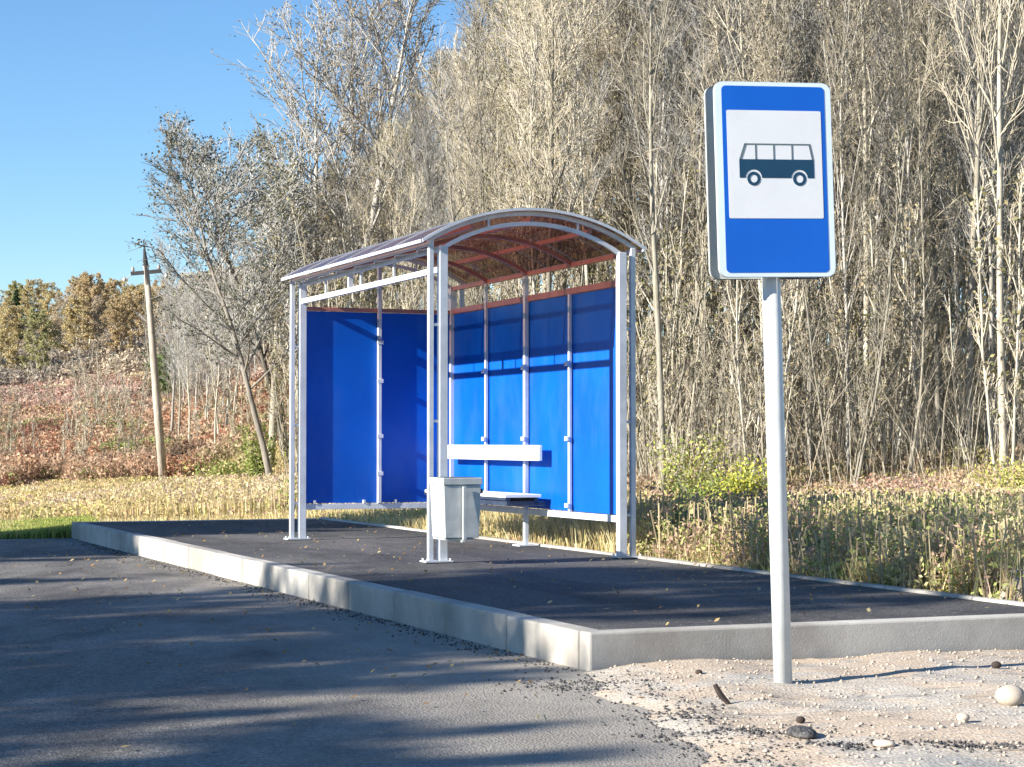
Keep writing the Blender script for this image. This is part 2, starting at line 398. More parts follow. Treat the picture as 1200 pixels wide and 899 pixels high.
while y < KY1 - 0.05:
    e = min(y + 1.0, KY1)
    kerb_piece(BX - 0.065, y + 0.003, BX + 0.015, e - 0.003, PZ + 0.012 + random.uniform(-.004, .004)); y = e
x = KX + 0.14
while x < BX - 0.2:
    e = min(x + 1.0, BX - 0.07); kerb_piece(x + 0.003, KY1 - 0.1, e - 0.003, KY1, PZ); x = e
# tarmac continues to the right past the shelter, behind the near kerb
b = MB(); b.prism([(BX + 0.02, KY0 + 0.14), (5.2, KY0 + 0.14), (5.2, KY0 + 0.4), (BX + 0.02, KY0 + 0.4)], -0.1, z1 - 0.03)
o = b.build('kerb_backfill', M['sand']); o.location = loc(0, 0); o.rotation_euler = (0, 0, TH); tag(o, kind='structure')

# ------------------------------------------------------------------ bus shelter
W, L = 1.64, 4.14; ZW0, ZW1 = 0.364, 2.33
sh = thing('bus_shelter', 'white framed bus shelter with blue wall panels and arched red-brown roof', 'bus shelter', loc(0, 0, PZ), TH)
def post(mb, x, y, s, z0, z1): mb.box((x - s / 2, y - s / 2, z0), (x + s / 2, y + s / 2, z1))
TO = 0.105                                           # offset of the slim outer post
def arc(x0, x1, z0, rise, n=18):
    h = (x1 - x0) / 2; Rr = (h * h + rise * rise) / (2 * rise); a = math.asin(h / Rr)
    return [(x0 + h + Rr * math.sin(-a + 2 * a * i / n), z0 + rise - Rr + Rr * math.cos(-a + 2 * a * i / n)) for i in range(n + 1)]
OUT = arc(-0.135, W + 0.135, 2.655, 0.265); INN = arc(0.0, W, 2.61, 0.235)
def zarc(pts, x): return float(np.interp(x, [p[0] for p in pts], [p[1] for p in pts]))
for (x, y, sg) in ((0, 0, -1), (W, 0, 1), (0, L, -1), (W, L, 1)):
    b = MB(); post(b, x, y, 0.072, 0.012, 2.62); post(b, x + sg * TO, y, 0.044, 0.012, 2.66)
    for z in (0.35, 1.15, 1.95): b.box((min(x, x + sg * TO) + 0.025, y - .012, z), (max(x, x + sg * TO) - 0.02, y + .012, z + .024))
    c = b.build('column', M['steel'], sh, 0.004)
    b = MB(); xa, xb = sorted((x - sg * 0.07, x + sg * 0.17)); b.box((xa, y - .075, 0), (xb, y + .075, 0.012))
    for px_ in (xa + .02, xb - .02):
        for py_ in (y - .055, y + .055): b.tube([(px_, py_, 0.01), (px_, py_, 0.03)], 0.009, 6)
    b.build('base_plate', M['steel'], c)
def bar(mb, p, q, w, h, mi=0):
    mb.tube([p, q], [0.7071 * w, 0.7071 * w], 4, mi, True, (0, 0, 1)) if abs(p[2] - q[2]) < abs(p[0] - q[0]) + abs(p[1] - q[1]) else mb.tube([p, q], 0.7071 * w, 4, mi)
# arched trusses at both ends, single ribs between
for y in (0.0, L):
    b = MB()
    b.tube([(x, y, z) for x, z in OUT], 0.024, 4, 0, True, (0, 1, 0))
    b.tube([(x, y, z - .01) for x, z in INN], 0.024, 4, 0, True, (0, 1, 0))
    for k in (1, 3):
        x = W * k / 4; b.box((x - .008, y - .01, zarc(INN, x) - .01), (x + .008, y + .01, zarc(OUT, x)))
    tr_ = b.build('arch_truss', M['steel'], sh)
for y in (L * .25, L * .5, L * .75):
    b = MB(); b.tube([(x, y, z - .015) for x, z in INN], 0.024, 4, 0, True, (0, 1, 0)); b.build('roof_rib', M['maroon'], sh)
for x in (0.28, 0.82, 1.36):
    b = MB(); z = zarc(OUT, x) - 0.045
    b.box((x - .018, 0.03, z - .018), (x + .018, L - .03, z + .018)); b.build('purlin', M['maroon'], sh)
for x0, z0 in ((-TO, 2.635), (0, 2.60), (W, 2.60), (W + TO, 2.635)):
    s = .02 if x0 in (0, W) else .014
    b = MB(); b.box((x0 - s, 0.04, z0 - s), (x0 + s, L - .04, z0 + s)); b.build('eave_beam', M['maroon' if x0 == W else 'steel'], sh)
# lattice between slim and thick eave tubes
for (xa, xb) in ((-TO, 0), (W, W + TO)):
    n = 14; b = MB()
    for k in range(n):
        y0 = .05 + (L - .1) * k / n; y1 = .05 + (L - .1) * (k + 1) / n
        p, q = ((xa, y0, 2.61), (xb, y1, 2.61)) if k % 2 else ((xb, y0, 2.61), (xa, y1, 2.61))
        b.tube([p, q], 0.007, 4)
    b.build('eave_lattice', M['steel'], sh)
# roof sheet: gently overhanging, thin curved shell
RS = arc(-0.20, W + 0.20, 2.645, 0.30, 24); b = MB(); b.smooth = True
for i in range(24):
    (xa, za), (xb, zb) = RS[i], RS[i + 1]
    y0, y1 = -0.07, L + 0.07
    b.face([(xa, y0, za + .006), (xb, y0, zb + .006), (xb, y1, zb + .006), (xa, y1, za + .006)])
b.build('roof', M['roof'], sh)
for y in (-0.07, L + 0.07): b = MB(); b.tube([(x, y, z + .006) for x, z in RS], 0.016, 4, 0, True, (0, 1, 0)); b.build('roof_trim', M['steel'], sh)
for k in (1, 2, 3, 4, 5):
    b = MB(); y = L * k / 6; b.tube([(x, y, z + .012) for x, z in RS], 0.008, 4, 0, True, (0, 1, 0)); b.build('roof_trim', M['steel'], sh)
for x in (RS[0][0], RS[-1][0]): b = MB(); b.box((x - .012, -.05, RS[0][1] - .01), (x + .012, L + .05, RS[0][1] + .016)); b.build('roof_trim', M['steel'], sh)
# front beam with its short uprights
b = MB(); b.box((-.02, .032, 2.40), (.02, L - .032, 2.45)); b.build('front_beam', M['steel'], sh, .003)
for y, s in ((L * .61, .045), (L * .53, .02), (L * .30, .018), (L * .8, .018)):
    b = MB(); b.box((-s / 2, y - s / 2, 2.452), (s / 2, y + s / 2, 2.578)); b.build('upright', M['steel'], sh)
# rear wall: rails, mullions, panels, clips
b = MB(); b.box((W - .022, .034, ZW0 - .065), (W + .022, L - .034, ZW0 - .008)); b.build('bottom_rail', M['steel'], sh, .003)
b = MB(); b.box((W - .02, .034, ZW1 + .003), (W + .02, L - .034, ZW1 + .06)); b.build('top_rail', M['maroon'], sh, .003)
def clips(x, y, zs, along, par):
    for z in zs:
        b = MB()
        if along == 'y': b.box((x - .055, y - .032, z - .02), (x - .028, y + .032, z + .02))
        else: b.box((x - .032, y - .055, z - .02), (x + .032, y - .028, z + .02))
        b.build('clip', M['steel'], par, .003)
PX = W + .0
for k in range(1, 4):
    y = L * k / 4; big = k == 2
    s = .05 if big else .032
    b = MB(); z0 = .012 if big else ZW0 - .005
    b.box((PX - .028 - s * .4, y - s / 2, z0 if big else ZW0 - .006), (PX - .024 + s * .3, y + s / 2, 2.578 if k != 1 else ZW1 + .002))
    mu = b.build('mullion', M['steel'], sh, .002)
    clips(PX - .014, y, (ZW0 + .05, 1.02, 1.70), 'y', mu)
    if big:
        b = MB(); b.box((PX - .13, y - .09, 0), (PX + .07, y + .09, .012)); b.build('base_plate', M['steel'], mu)
for k in range(4):
    y0, y1 = L * k / 4, L * (k + 1) / 4
    b = MB(); b.box((PX + .002, y0 + (.035 if k == 0 else .003), ZW0), (PX + .008, y1 - (.035 if k == 3 else .003), ZW1)); b.build('wall_panel', M['panel'], sh)
# far end wall
b = MB(); b.box((.034, L - .022, ZW0 - .065), (W - .034, L + .022, ZW0 - .008)); b.build('bottom_rail', M['steel'], sh, .003)
b = MB(); b.box((.034, L - .02, ZW1 + .003), (W - .034, L + .02, ZW1 + .043)); b.build('top_rail', M['maroon'], sh, .003)
b = MB(); b.box((W / 2 - .018, L - .05, ZW0 - .006), (W / 2 + .018, L - .004, 2.80)); mu = b.build('mullion', M['steel'], sh, .002)
clips(W / 2, L - .016, (ZW0 + .3, 1.05, 1.62, 2.02), 'x', mu)
for x0, x1 in ((.035, W / 2 - .003), (W / 2 + .003, W - .035)):
    b = MB(); b.box((x0, L + .002, ZW0), (x1, L + .008, ZW1)); b.build('wall_panel', M['panel'], sh)
for x in (.13, .66, 1.0, 1.5): b = MB(); b.box((x - .012, L - .03, ZW0 - .006), (x + .012, L - .004, ZW0 + .03)); b.build('clip', M['steel'], sh)
# bench fixed to the rear wall
bn = MB(); bn.box((W - .135, 1.50, .815), (W - .10, 3.97, .96)); bk = bn.build('backrest', M['board'], sh, .004)
for y in (L * .5, L * .75): b = MB(); b.box((W - .099, y - .02, .86), (W - .05, y + .02, .92)); b.build('bracket', M['steel'], bk)
b = MB(); b.box((1.18, 1.52, .475), (W - .10, 3.72, .505)); se = b.build('seat', M['board'], sh, .004)
b = MB(); b.box((1.20, 1.54, .40), (1.235, 3.70, .4735)); b.box((1.48, 1.54, .40), (1.515, 3.70, .4735))
for y in (1.56, L * .5 + .06, L * .75, 3.66): b.box((1.237, y - .02, .395), (W - .055, y + .02, .44))
b.build('seat_frame', M['seat'], se)
b = MB(); b.box((1.175, 1.515, .452), (1.198, 3.725, .474)); b.build('seat_edge', M['seat'], se)

# ------------------------------------------------------------------ litter bin on the near column
bi = thing('litter_bin', 'pale grey metal litter bin hung on the near front column of the shelter', 'litter bin', loc(-.137, -.405, PZ + .2), TH)
b = MB(); b.frustum((.018, .012, .312, .318, .012), (0, 0, .325, .33, .44)); bd = b.build('bin_body', M['bin'], bi, .006)
b = MB(); b.box((-.006, -.008, .442), (.335, .338, .50)); 
b.build('rim', M['bin'], bi, .006)
b = MB(); b.box((.02, .02, .5015), (.31, .31, .503)); b.build('opening_shade', M['bin_dark'], bi)  # dark sheet on the solid rim stands in for the shaded inside
b = MB(); b.box((.155, -.034, .0), (.185, -.010, .43)); b.box((.155, -.009, -.022), (.185, .36, -.004)); b.box((.02, .02, -.003), (.28, .31, .0085)); b.build('holder', M['bin'], bi, .003)
for z in (.35, .10): b = MB(); b.box((.14, .342, z), (.17, .368, z + .06)); b.build('bracket', M['bin_dark'], bi)
b = MB(); b.tube([(.326, .05, .39), (.352, .05, .39)], .022, 8); b.build('hinge', M['bin_dark'], bi)

# ------------------------------------------------------------------ bus stop sign
sx, sy = 1.312, 9.66
sg = thing('bus_stop_sign', 'blue and white bus stop sign with a bus pictogram on a pale steel pole', 'road sign', (sx, sy, -0.02), 0)
sg.rotation_mode = 'ZYX' if False else 'XYZ'
sg.rotation_euler = (0, R(-1.5), 0)
b = MB(); b.smooth = True; b.tube([(0, 0, -.1), (0, 0, 1.2), (0, 0, 2.88)], .045, 20); pl = b.build('pole', M['pole'], sg)
b = MB(); b.tube([(0, 0, 2.88), (0, 0, 2.895)], .047, 20); b.build('pole_cap', M['pole'], pl)
def rrect(x0, z0, x1, z1, r, n=6):
    pts = []
    for cx, cz, a0 in ((x1 - r, z1 - r, 0), (x0 + r, z1 - r, 90), (x0 + r, z0 + r, 180), (x1 - r, z0 + r, 270)):
        for i in range(n + 1):
            a = R(a0 + 90 * i / n); pts.append((cx + r * math.cos(a), cz + r * math.sin(a)))
    return pts
SW, SH = .60, .945; SZ = 2.005                         # plate size, bottom height
SR = Matrix.Rotation(TH - R(8), 4, 'Z')
def plate(name, yf, facing):
    """facing -1: printed side towards -y"""
    b = MB(); y0, y1 = (yf, yf + .004); b.prism(rrect(-SW / 2, 0, SW / 2, SH, .045), y0, y1, 0, 'xz')
    # folded rim behind the face
    o_ = rrect(-SW / 2, 0, SW / 2, SH, .045); i_ = rrect(-SW / 2 + .004, .004, SW / 2 - .004, SH - .004, .041)
    ya, yb = (y1, y1 + .014) if facing < 0 else (y0 - .014, y0)
    n = len(o_)
    for k in range(n):
        j = (k + 1) % n
        b.face([(o_[k][0], ya, o_[k][1]), (o_[j][0], ya, o_[j][1]), (o_[j][0], yb, o_[j][1]), (o_[k][0], yb, o_[k][1])])
        b.face([(i_[k][0], ya, i_[k][1]), (i_[k][0], yb, i_[k][1]), (i_[j][0], yb, i_[j][1]), (i_[j][0], ya, i_[j][1])])
        b.face([(o_[k][0], yb, o_[k][1]), (o_[j][0], yb, o_[j][1]), (i_[j][0], yb, i_[j][1]), (i_[k][0], yb, i_[k][1])])
    p = b.build(name, M['sign_back'], sg)
    p.matrix_local = Matrix.Translation((0.004, 0, SZ)) @ SR
    def lay(nm, poly, lvl, mat, par=p):
        off = .0016 * lvl; ya = yf - off if facing < 0 else yf + .004 + off
        b = MB(); b.prism(poly, ya - .0008, ya + .0004, 0, 'xz'); return b.build(nm, mat, par)
    bx = lambda f: -SW / 2 + f * SW
    bz = lambda f: SH - f * SH
    lay('border', rrect(-SW / 2 + .002, .002, SW / 2 - .002, SH - .002, .043), 1, M['sign_border'])
    lay('blue_field', rrect(bx(.058), bz(.977), bx(.942), bz(.022), .022), 2, M['sign_blue'])
    lay('white_field', rrect(bx(.095), bz(.70), bx(.905), bz(.147), .008), 3, M['sign_white'])
    # bus pictogram
    b = MB(); yy = yf - .0016 * 4 if facing < 0 else yf + .004 + .0016 * 4
    P = lambda pts, mi=0, e=0: b.prism(pts, yy - .0008 - e, yy + .0004 - e, mi, 'xz')
    l_, r_, t_, m_, bt = bx(.192), bx(.832), bz(.317), bz(.398), bz(.497)
    w_ = r_ - l_
    # lower body, with wheel arches cut out as outline
    pts = [(l_, m_), (l_, bz(.49))]
    wheels = (bx(.312), bx(.705)); zr = bz(.495); ra = .043
    bot = bt + .004
    pts = [(r_, m_), (l_, m_), (l_, bot)]
    for cx in wheels:
        a0 = math.asin((bot - zr) / ra)
        for k in range(11):
            a = math.pi - a0 - (math.pi - 2 * a0) * k / 10; pts.append((cx + ra * math.cos(a), zr + ra * math.sin(a)))
    pts.append((r_, bot)); P(pts[::-1])
    th = .006
    P([(l_ + .028, t_), (r_ - .024, t_), (r_ - .024, t_ - th), (l_ + .028, t_ - th)][::-1], 1)
    P([(l_, m_), (l_ + .028, t_), (l_ + .040, t_), (l_ + .012, m_)][::-1], 1)
    P([(r_ - .010, m_), (r_ - .026, t_), (r_ - .016, t_), (r_, m_)][::-1], 1)
    for f in (.335, .49, .647): P([(bx(f) - .0035, m_), (bx(f) + .0035, m_), (bx(f) + .0035, t_ - th), (bx(f) - .0035, t_ - th)], 1)
    def disc(cx, cz, r0, r1, mi):
        k_ = 24
        for k in range(k_):
            a, c = 2 * math.pi * k / k_, 2 * math.pi * (k + 1) / k_
            P([(cx + r0 * math.cos(a), cz + r0 * math.sin(a)), (cx + r1 * math.cos(a), cz + r1 * math.sin(a)), (cx + r1 * math.cos(c), cz + r1 * math.sin(c)), (cx + r0 * math.cos(c), cz + r0 * math.sin(c))], mi)
    for cx in wheels:
        disc(cx, zr - .002, .019, .034, 0)
    if facing < 0: b.build('bus_pictogram', [M['sign_dark'], M['sign_line']], p)
    else: b.build('bus_pictogram', [M['sign_dark'], M['sign_line']], p)
    return p
plate('sign_plate', -.085, -1)
plate('rear_sign_plate', .058, 1)
for z in (.2, .74):
    b = MB(); b.box((-.10, -.058, z), (.10, -.049, z + .03)); b.box((-.10, .049, z), (.10, .054, z + .03))
    b.box((-.058, -.05, z + .004), (-.046, .05, z + .026)); b.box((.046, -.05, z + .004), (.058, .05, z + .026))
    c = b.build('clamp', M['sign_back'], sg); c.matrix_local = Matrix.Translation((0, 0, SZ)) @ SR

# ------------------------------------------------------------------ utility pole
d = 55.0; ux = ground_px(193, d); uz = float(terrain(ux, d))
up = thing('utility_pole', 'leaning weathered wooden utility pole with small dark crossarm in the field', 'utility pole', (ux, d, uz), 0)
up.rotation_euler = (0, R(-5.0), 0)
hp = (518 - 290) / F * d + EYE - uz
b = MB(); b.smooth = True; b.tube([(0, 0, -.3), (.0, 0, hp * .35), (.02, 0, hp * .7), (0, 0, hp * .94)], [.125, .11, .095, .075], 10); b.build('pole', M['wood'], up)
b = MB(); b.tube([(0, 0, hp * .93), (0, 0, hp * 1.0)], [.085, .03], 8); b.tube([(0, 0, hp), (0, 0, hp + .25)], .018, 6); b.build('pole_top', M['darkwood'], up)
b = MB(); b.box((-.42, -.06, hp * .895), (.42, .04, hp * .895 + .10)); b.box((-.03, -.08, hp * .85), (.03, -.05, hp * .95)); b.build('crossarm', M['darkwood'], up)
for x in (-.36, .36, -.62 + .0, .55):
    b = MB(); z = hp * .895 + .10 if abs(x) < .4 else hp * .87
    b.tube([(x, 0, z), (x, 0, z + .05), (x, 0, z + .13)], [.02, .05, .03], 8)
    if abs(x) > .4: b.tube([(math.copysign(.40, x), 0, hp * .895 + .05), (x, 0, z + .02)], .012, 5)
    b.build('insulator', M['insul'], up)

# ------------------------------------------------------------------ trees
def unit(v): n = math.sqrt(v[0] ** 2 + v[1] ** 2 + v[2] ** 2) or 1; return (v[0] / n, v[1] / n, v[2] / n)
class TreeGen:
    """grows one tree; wood mesh (trunk and limbs) and crown mesh (twigs and leaves)"""
    def __init__(s, seed, H, r0, clear=.35, n1=22, len1=.30, ang1=38, n2=7, n3=6, twig_r=.007, up=.25, lean=(0, 0), stems=1, wob=.05, minr=.006):
        s.r = random.Random(seed); s.wood = MB(); s.wood.smooth = True; s.tw = MB(); s.tips = []
        s.H = H; s.twig_r = twig_r; s.minr = minr; s.n2, s.n3, s.up = n2, n3, up
        for k in range(stems):
            rr = s.r; a = rr.uniform(0, 6.28); sp = 0 if stems == 1 else .22
            h = H * (1 if k == 0 else rr.uniform(.7, 1)); p = [(.0 + (.12 * math.cos(a) if stems > 1 else 0), (.12 * math.sin(a) if stems > 1 else 0), -.25)]
            dx, dy = lean[0] + sp * math.cos(a), lean[1] + sp * math.sin(a)
            n = 12; x, y = p[0][0], p[0][1]; path = [p[0]]
            for i in range(1, n + 1):
                dx += rr.uniform(-wob, wob); dy += rr.uniform(-wob, wob); dx *= .93; dy *= .93
                x += dx * h / n * 1; y += dy * h / n; path.append((x, y, h * i / n))
            rad = [max(r0 * (1 if k == 0 else .7) * (1 - i / n) ** .8, .012) for i in range(n + 1)]; rad[0] *= 1.3
            s.wood.tube(path, rad, 8)
            for i in range(int(n1 * (1 if stems == 1 else .7))):
                t = clear + (1 - clear) * (i + rr.random()) / n1 / (1 if stems == 1 else .7); t = min(t, .985)
                f = t * n; j = min(int(f), n - 1); q = f - j
                base = tuple(path[j][c] * (1 - q) + path[j + 1][c] * q for c in range(3))
                rb = rad[j] * (1 - q) + rad[j + 1] * q
                a = i * 2.4 + rr.uniform(-.5, .5); an = R(ang1 + rr.uniform(-12, 12) - 10 * (t - clear))
                d_ = (math.sin(an) * math.cos(a), math.sin(an) * math.sin(a), math.cos(an))
                shape = math.sin(math.pi * min(1, .25 + .75 * (1 - (t - clear) / (1 - clear)))) * .5 + .5 * (1 - (t - clear) / (1 - clear)) + .2
                s.limb(base, d_, H * len1 * shape * rr.uniform(.7, 1.15), min(rb * .55, r0 * .45), 1)
    def limb(s, p, d, ln, r, lvl):
        rr = s.r; n = {1: 6, 2: 4, 3: 2}[lvl]; path = [p]; dirs = []
        x, y, z = p; w = {1: .16, 2: .22, 3: .25}[lvl]
        for i in range(n):
            d = unit((d[0] + rr.uniform(-w, w), d[1] + rr.uniform(-w, w), d[2] + rr.uniform(-w, w) + s.up * .35))
            x += d[0] * ln / n; y += d[1] * ln / n; z += d[2] * ln / n; path.append((x, y, z)); dirs.append(d)
        if lvl == 1: s.wood.tube(path, [max(r * (1 - i / (n + .3)), s.minr * 1.4) for i in range(n + 1)], 5, 0, False)
        elif lvl == 2: s.tw.tube(path, [max(r * (1 - i / (n + .5)), s.minr) for i in range(n + 1)], 3, 0, False)
        else:
            s.tw.tube(path, [s.twig_r, s.twig_r * .85, s.twig_r * .6], 3, 0, False); s.tips += path[1:]
            return
        cnt = s.n2 if lvl == 1 else s.n3
        for k in range(cnt):
            t = .2 + .8 * (k + rr.random()) / cnt; f = t * n; j = min(int(f), n - 1); q = min(f - j, 1)
            b_ = tuple(path[j][c] * (1 - q) + path[j + 1][c] * q for c in range(3)); dd = dirs[j]
            ax = unit((rr.gauss(0, 1), rr.gauss(0, 1), rr.gauss(0, 1)))
            sp = .75 if lvl == 1 else .8
            nd = unit((dd[0] + ax[0] * sp, dd[1] + ax[1] * sp, dd[2] + ax[2] * sp))
            s.limb(b_, nd, ln * (.48 if lvl == 1 else .5) * rr.uniform(.6, 1.2) * (1.15 - .5 * t), r * .45, lvl + 1)
    def leaves(s, n, size, cols, droop=.3, seed=1):
        """small leaf cards around the twig ends"""
        rg = np.random.default_rng(seed); T = np.array(s.tips); c = T[rg.integers(0, len(T), n)] + rg.normal(0, .07, (n, 3))
        a = rg.normal(0, 1, (n, 3)); a /= np.linalg.norm(a, axis=1)[:, None]; bb = rg.normal(0, 1, (n, 3)); bb -= a * (a * bb).sum(1)[:, None]; bb /= np.linalg.norm(bb, axis=1)[:, None]
        sz = size * rg.uniform(.6, 1.4, (n, 1)); a = a * sz; bb = bb * sz * .6
        v = np.stack([c - a, c + bb, c + a, c - bb], 1).reshape(-1, 3); q = np.arange(4 * n).reshape(n, 4)
        cols = np.array(cols); t = cols[rg.integers(0, len(cols), n)] * rg.uniform(.75, 1.25, (n, 1))
        return v, q, t
def crown_mesh(name, tg, twig_mat, leaf=None):
    v = np.array(tg.tw.v) if tg.tw.v else np.zeros((0, 3)); q = np.array(tg.tw.f)
    if leaf is None:
        me = np_mesh(name, v, q, None, [twig_mat]); return me
    lv, lq, lt = leaf
    qq = np.concatenate([q, lq + len(v)]); tint = np.concatenate([np.full((len(q), 3), .2), lt])
    me = np_mesh(name, np.concatenate([v, lv]), qq, tint, [twig_mat, M['leafy']])
    me.polygons.foreach_set('material_index', np.concatenate([np.zeros(len(q)), np.ones(len(lq))]).astype(np.int32)); return me
HIDE = (0, -400, -80)
def make_tree(name, label, cat, tg, bark, twig, leaf=None, group=None):
    t = thing(name, label, cat, (0, 0, 0), 0, group)
    link_mesh('trunk', tg.wood.mesh('trunk', [bark]), t); link_mesh('crown', crown_mesh('crown', tg, twig, leaf), t)
    return t
TAN = [(.44, .36, .22), (.36, .30, .18), (.32, .29, .16), (.50, .42, .27)]
OLIVE = [(.24, .24, .11), (.30, .28, .13), (.36, .31, .17), (.19, .19, .10)]
DARK = [(.12, .14, .10), (.17, .18, .12), (.20, .19, .13), (.10, .115, .085)]
protos = []
specs = [  # bare wood kinds
    (1, 15, .085, .34, 24, .24, 30, M['bark_pale'], M['twig_tan'], 0, None),
    (2, 14, .08, .30, 26, .22, 26, M['bark_grey'], M['twig_grey'], 0, None),
    (3, 16, .095, .38, 24, .24, 34, M['bark_pale'], M['twig_tan'], 1300, TAN),
    (4, 13, .07, .22, 26, .24, 32, M['bark_grey'], M['twig_tan'], 3000, OLIVE),
    (5, 15, .08, .42, 22, .25, 38, M['bark_pale'], M['twig_grey'], 0, None),
    (6, 14, .07, .18, 30, .22, 24, M['bark_grey'], M['twig_tan'], 900, TAN),
]
for (sd, H, r0, cl, n1, l1, an, bk_, tw, nl, lc) in specs:
    tg = TreeGen(sd * 13, H, r0, cl, n1, l1, an, 9, 8, .0075, .35, (random.uniform(-.08, .08), 0), 1, .05, .009)
    leaf = tg.leaves(nl, .034, lc, seed=sd) if nl else None
    protos.append((make_tree('forest_tree', 'x', 'tree', tg, bk_, tw, leaf), H))
saps = []
for sd, H, st, lf in ((21, 6.5, 3, None), (22, 5.5, 4, TAN), (23, 7.5, 2, None), (24, 5.0, 5, OLIVE)):
    tg = TreeGen(sd, H, .032, .18, 16, .12, 26, 6, 5, .006, .4, (random.uniform(-.1, .1), 0), st, .06, .007)
    leaf = tg.leaves(700, .032, lf, seed=sd) if lf else None
    saps.append((make_tree('sapling', 'x', 'tree', tg, M['bark_pale'], M['twig_tan'], leaf), H))

used = set()
def put(pair, px, d, H, label, group, rz=None, sxy=None, name=None):
    root, h0 = pair; x = ground_px(px, d); z = float(terrain(x, d)); s = H / h0
    rz = random.uniform(0, 6.28) if rz is None else rz
    sc = (s * (sxy or 1), s * (sxy or 1), s)
    if id(root) not in used:
        used.add(id(root)); o = root; o.location = (x, d, z); o.rotation_euler = (0, 0, rz); o.scale = sc
        o['label'] = label
        if group: o['group'] = group
        elif 'group' in o: del o['group']
    else:
        o = copy_thing(root, (x, d, z), rz, sc, label, group)
        if not group and 'group' in o: del o['group']
    if name: o.name = name
    return o
def H_for(px, d, ytop): return (518 - ytop) / F * d + EYE - float(terrain(ground_px(px, d), d))
def top_y(px): return float(np.interp(px, [330, 360, 440, 480, 510, 540, 575, 610, 2000], [230, 190, 180, 140, 100, 45, 0, -70, -120]))
# forest: rows of increasing depth, jittered
PALE = (0, 2, 4, 5)
n_tr = 0
for row, (d0, d1, n) in enumerate(((31, 36, 30), (36, 44, 50), (44, 56, 66), (56, 72, 60), (72, 92, 46))):
    for k in range(n):
        px = 335 + (1290 - 335) * (k + random.random()) / n
        d = random.uniform(d0, d1) + float(np.interp(px, [335, 600, 900], [13, 3, 0]))
        if px < 480 and d < 52: d += 8
        x = ground_px(px, d); zb = float(terrain(x, d))
        Hn = (518 - (top_y(px) + random.uniform(-30, 60))) / F * d + EYE - zb
        H = min(Hn, random.uniform(11, 16.5)) if px > 580 else max(4, Hn * random.uniform(.8, 1.02))
        i = random.randrange(6)
        reg = 'beside the shelter' if px > 760 else ('above the shelter roof' if px > 520 else 'left of the shelter roof')
        dep = 'front row of the wood' if row < 2 else 'deep inside the wood'
        kind = ('slender bare', 'grey bare', 'tan leaved', 'olive leaved', 'wide bare', 'upright twiggy')[i]
        put(protos[i], px, d, H, f'{kind} tree in the {dep}, {reg}' if row < 2 else f'{kind} tree {dep}, {reg}', f'{kind} trees, {dep}, {reg}', sxy=random.uniform(.85, 1.15)); n_tr += 1
# saplings thicket
for k in range(165):
    px = 345 + (1290 - 345) * (k + random.random()) / 165
    d = random.uniform(29, 40) + float(np.interp(px, [335, 600, 760, 900], [14, 5, 1, 0]))
    if k % 3 == 2: d += 6
    i = random.randrange(4)
    reg = 'right of the shelter' if px > 760 else 'behind the shelter'
    kind = ('three stemmed bare', 'tan leaved bushy', 'two stemmed bare', 'olive leaved bushy')[i]
    put(saps[i], px, d, random.uniform(2.4, 6.8), f'{kind} sapling at the wood edge {reg}', f'{kind} saplings {reg}')

# individual trees that stand out
tg = TreeGen(301, 13, .11, .25, 30, .26, 34, 8, 6, .009, .35, (0, 0), 1, .05, .01)
tall = make_tree('tall_tree', 'x', 'tree', tg, M['bark_grey'], M['twig_grey'], tg.leaves(2200, .035, [(.30, .24, .15), (.22, .18, .12), (.26, .2, .12)], seed=3))
put((tall, 13), 402, 50, 12.8, 'tallest slender grey tree against the sky left of the shelter roof', None, 1.0, 1.5)
put((tall, 13), 358, 53, H_for(358, 53, 50), 'thin grey tree left of the tallest tree above the left shelter column', None, 2.0, 1.5)
put((tall, 13), 430, 56, H_for(430, 56, -10), 'wispy grey tree right behind the tallest tree', None, 5.0, 1.4)
put((tall, 13), 456, 54, H_for(456, 54, 70), 'thin grey tree just right of the tallest tree, reaching the sky gap', None, 3.0)
tg = TreeGen(302, 8.5, .085, .3, 26, .36, 44, 10, 8, .009, .15, (-.22, 0), 1, .07, .01)
lt = make_tree('leaning_tree', 'x', 'tree', tg, M['bark_dark'], M['twig_grey'], tg.leaves(4500, .036, DARK, seed=5))
o = put((lt, 8.5), 322, 46, H_for(322, 46, 195), 'thin tree leaning left with dark sparse leaves beyond the utility pole', None, 0, 1.15)
put((lt, 8.5), 338, 52, H_for(338, 52, 215), 'second leaning tree, behind the thin leaning one', None, .5, 1.2)
tg = TreeGen(303, 9, .11, .4, 20, .26, 36, 9, 7, .010, .25, (-.05, 0), 1, .07, .01)
t3 = make_tree('broadleaf_tree', 'x', 'tree', tg, M['bark_pale'], M['twig_grey'], tg.leaves(3500, .036, DARK + OLIVE, seed=6))
put((t3, 9), 316, 50, H_for(316, 50, 215), 'dark leaved upright tree between the leaning tree and shelter post', None, 0.4, 1.3)
put((t3, 9), 350, 56, H_for(350, 56, 190), 'sparse dark tree directly behind the left shelter column', None, 2.4, 1.3)
# pale prominent trunks on the right
tg = TreeGen(304, 13, .095, .34, 16, .26, 26, 7, 6, .009, .4, (.05, 0), 1, .04, .01)
pt = make_tree('pale_tree', 'x', 'tree', tg, M['bark_pale'], M['twig_tan'])
for px, d, H, lab, rz in ((1133, 31, 12, 'pale straight trunked tree near the right edge of the wood', 0.2), (1178, 29.5, 12, 'pale forked tree at the far right edge of the picture', 1.9), (1098, 33, 12, 'pale thin tree third from the right edge', 4.2),
                          (778, 30, 10, 'pale slanting tree beside the right side of the shelter', 3.3), (1012, 34, 12.5, 'pale tree in the wood right of the sign pole', 5.1)):
    put((pt, 13), px, d, H, lab, None, rz, .75)

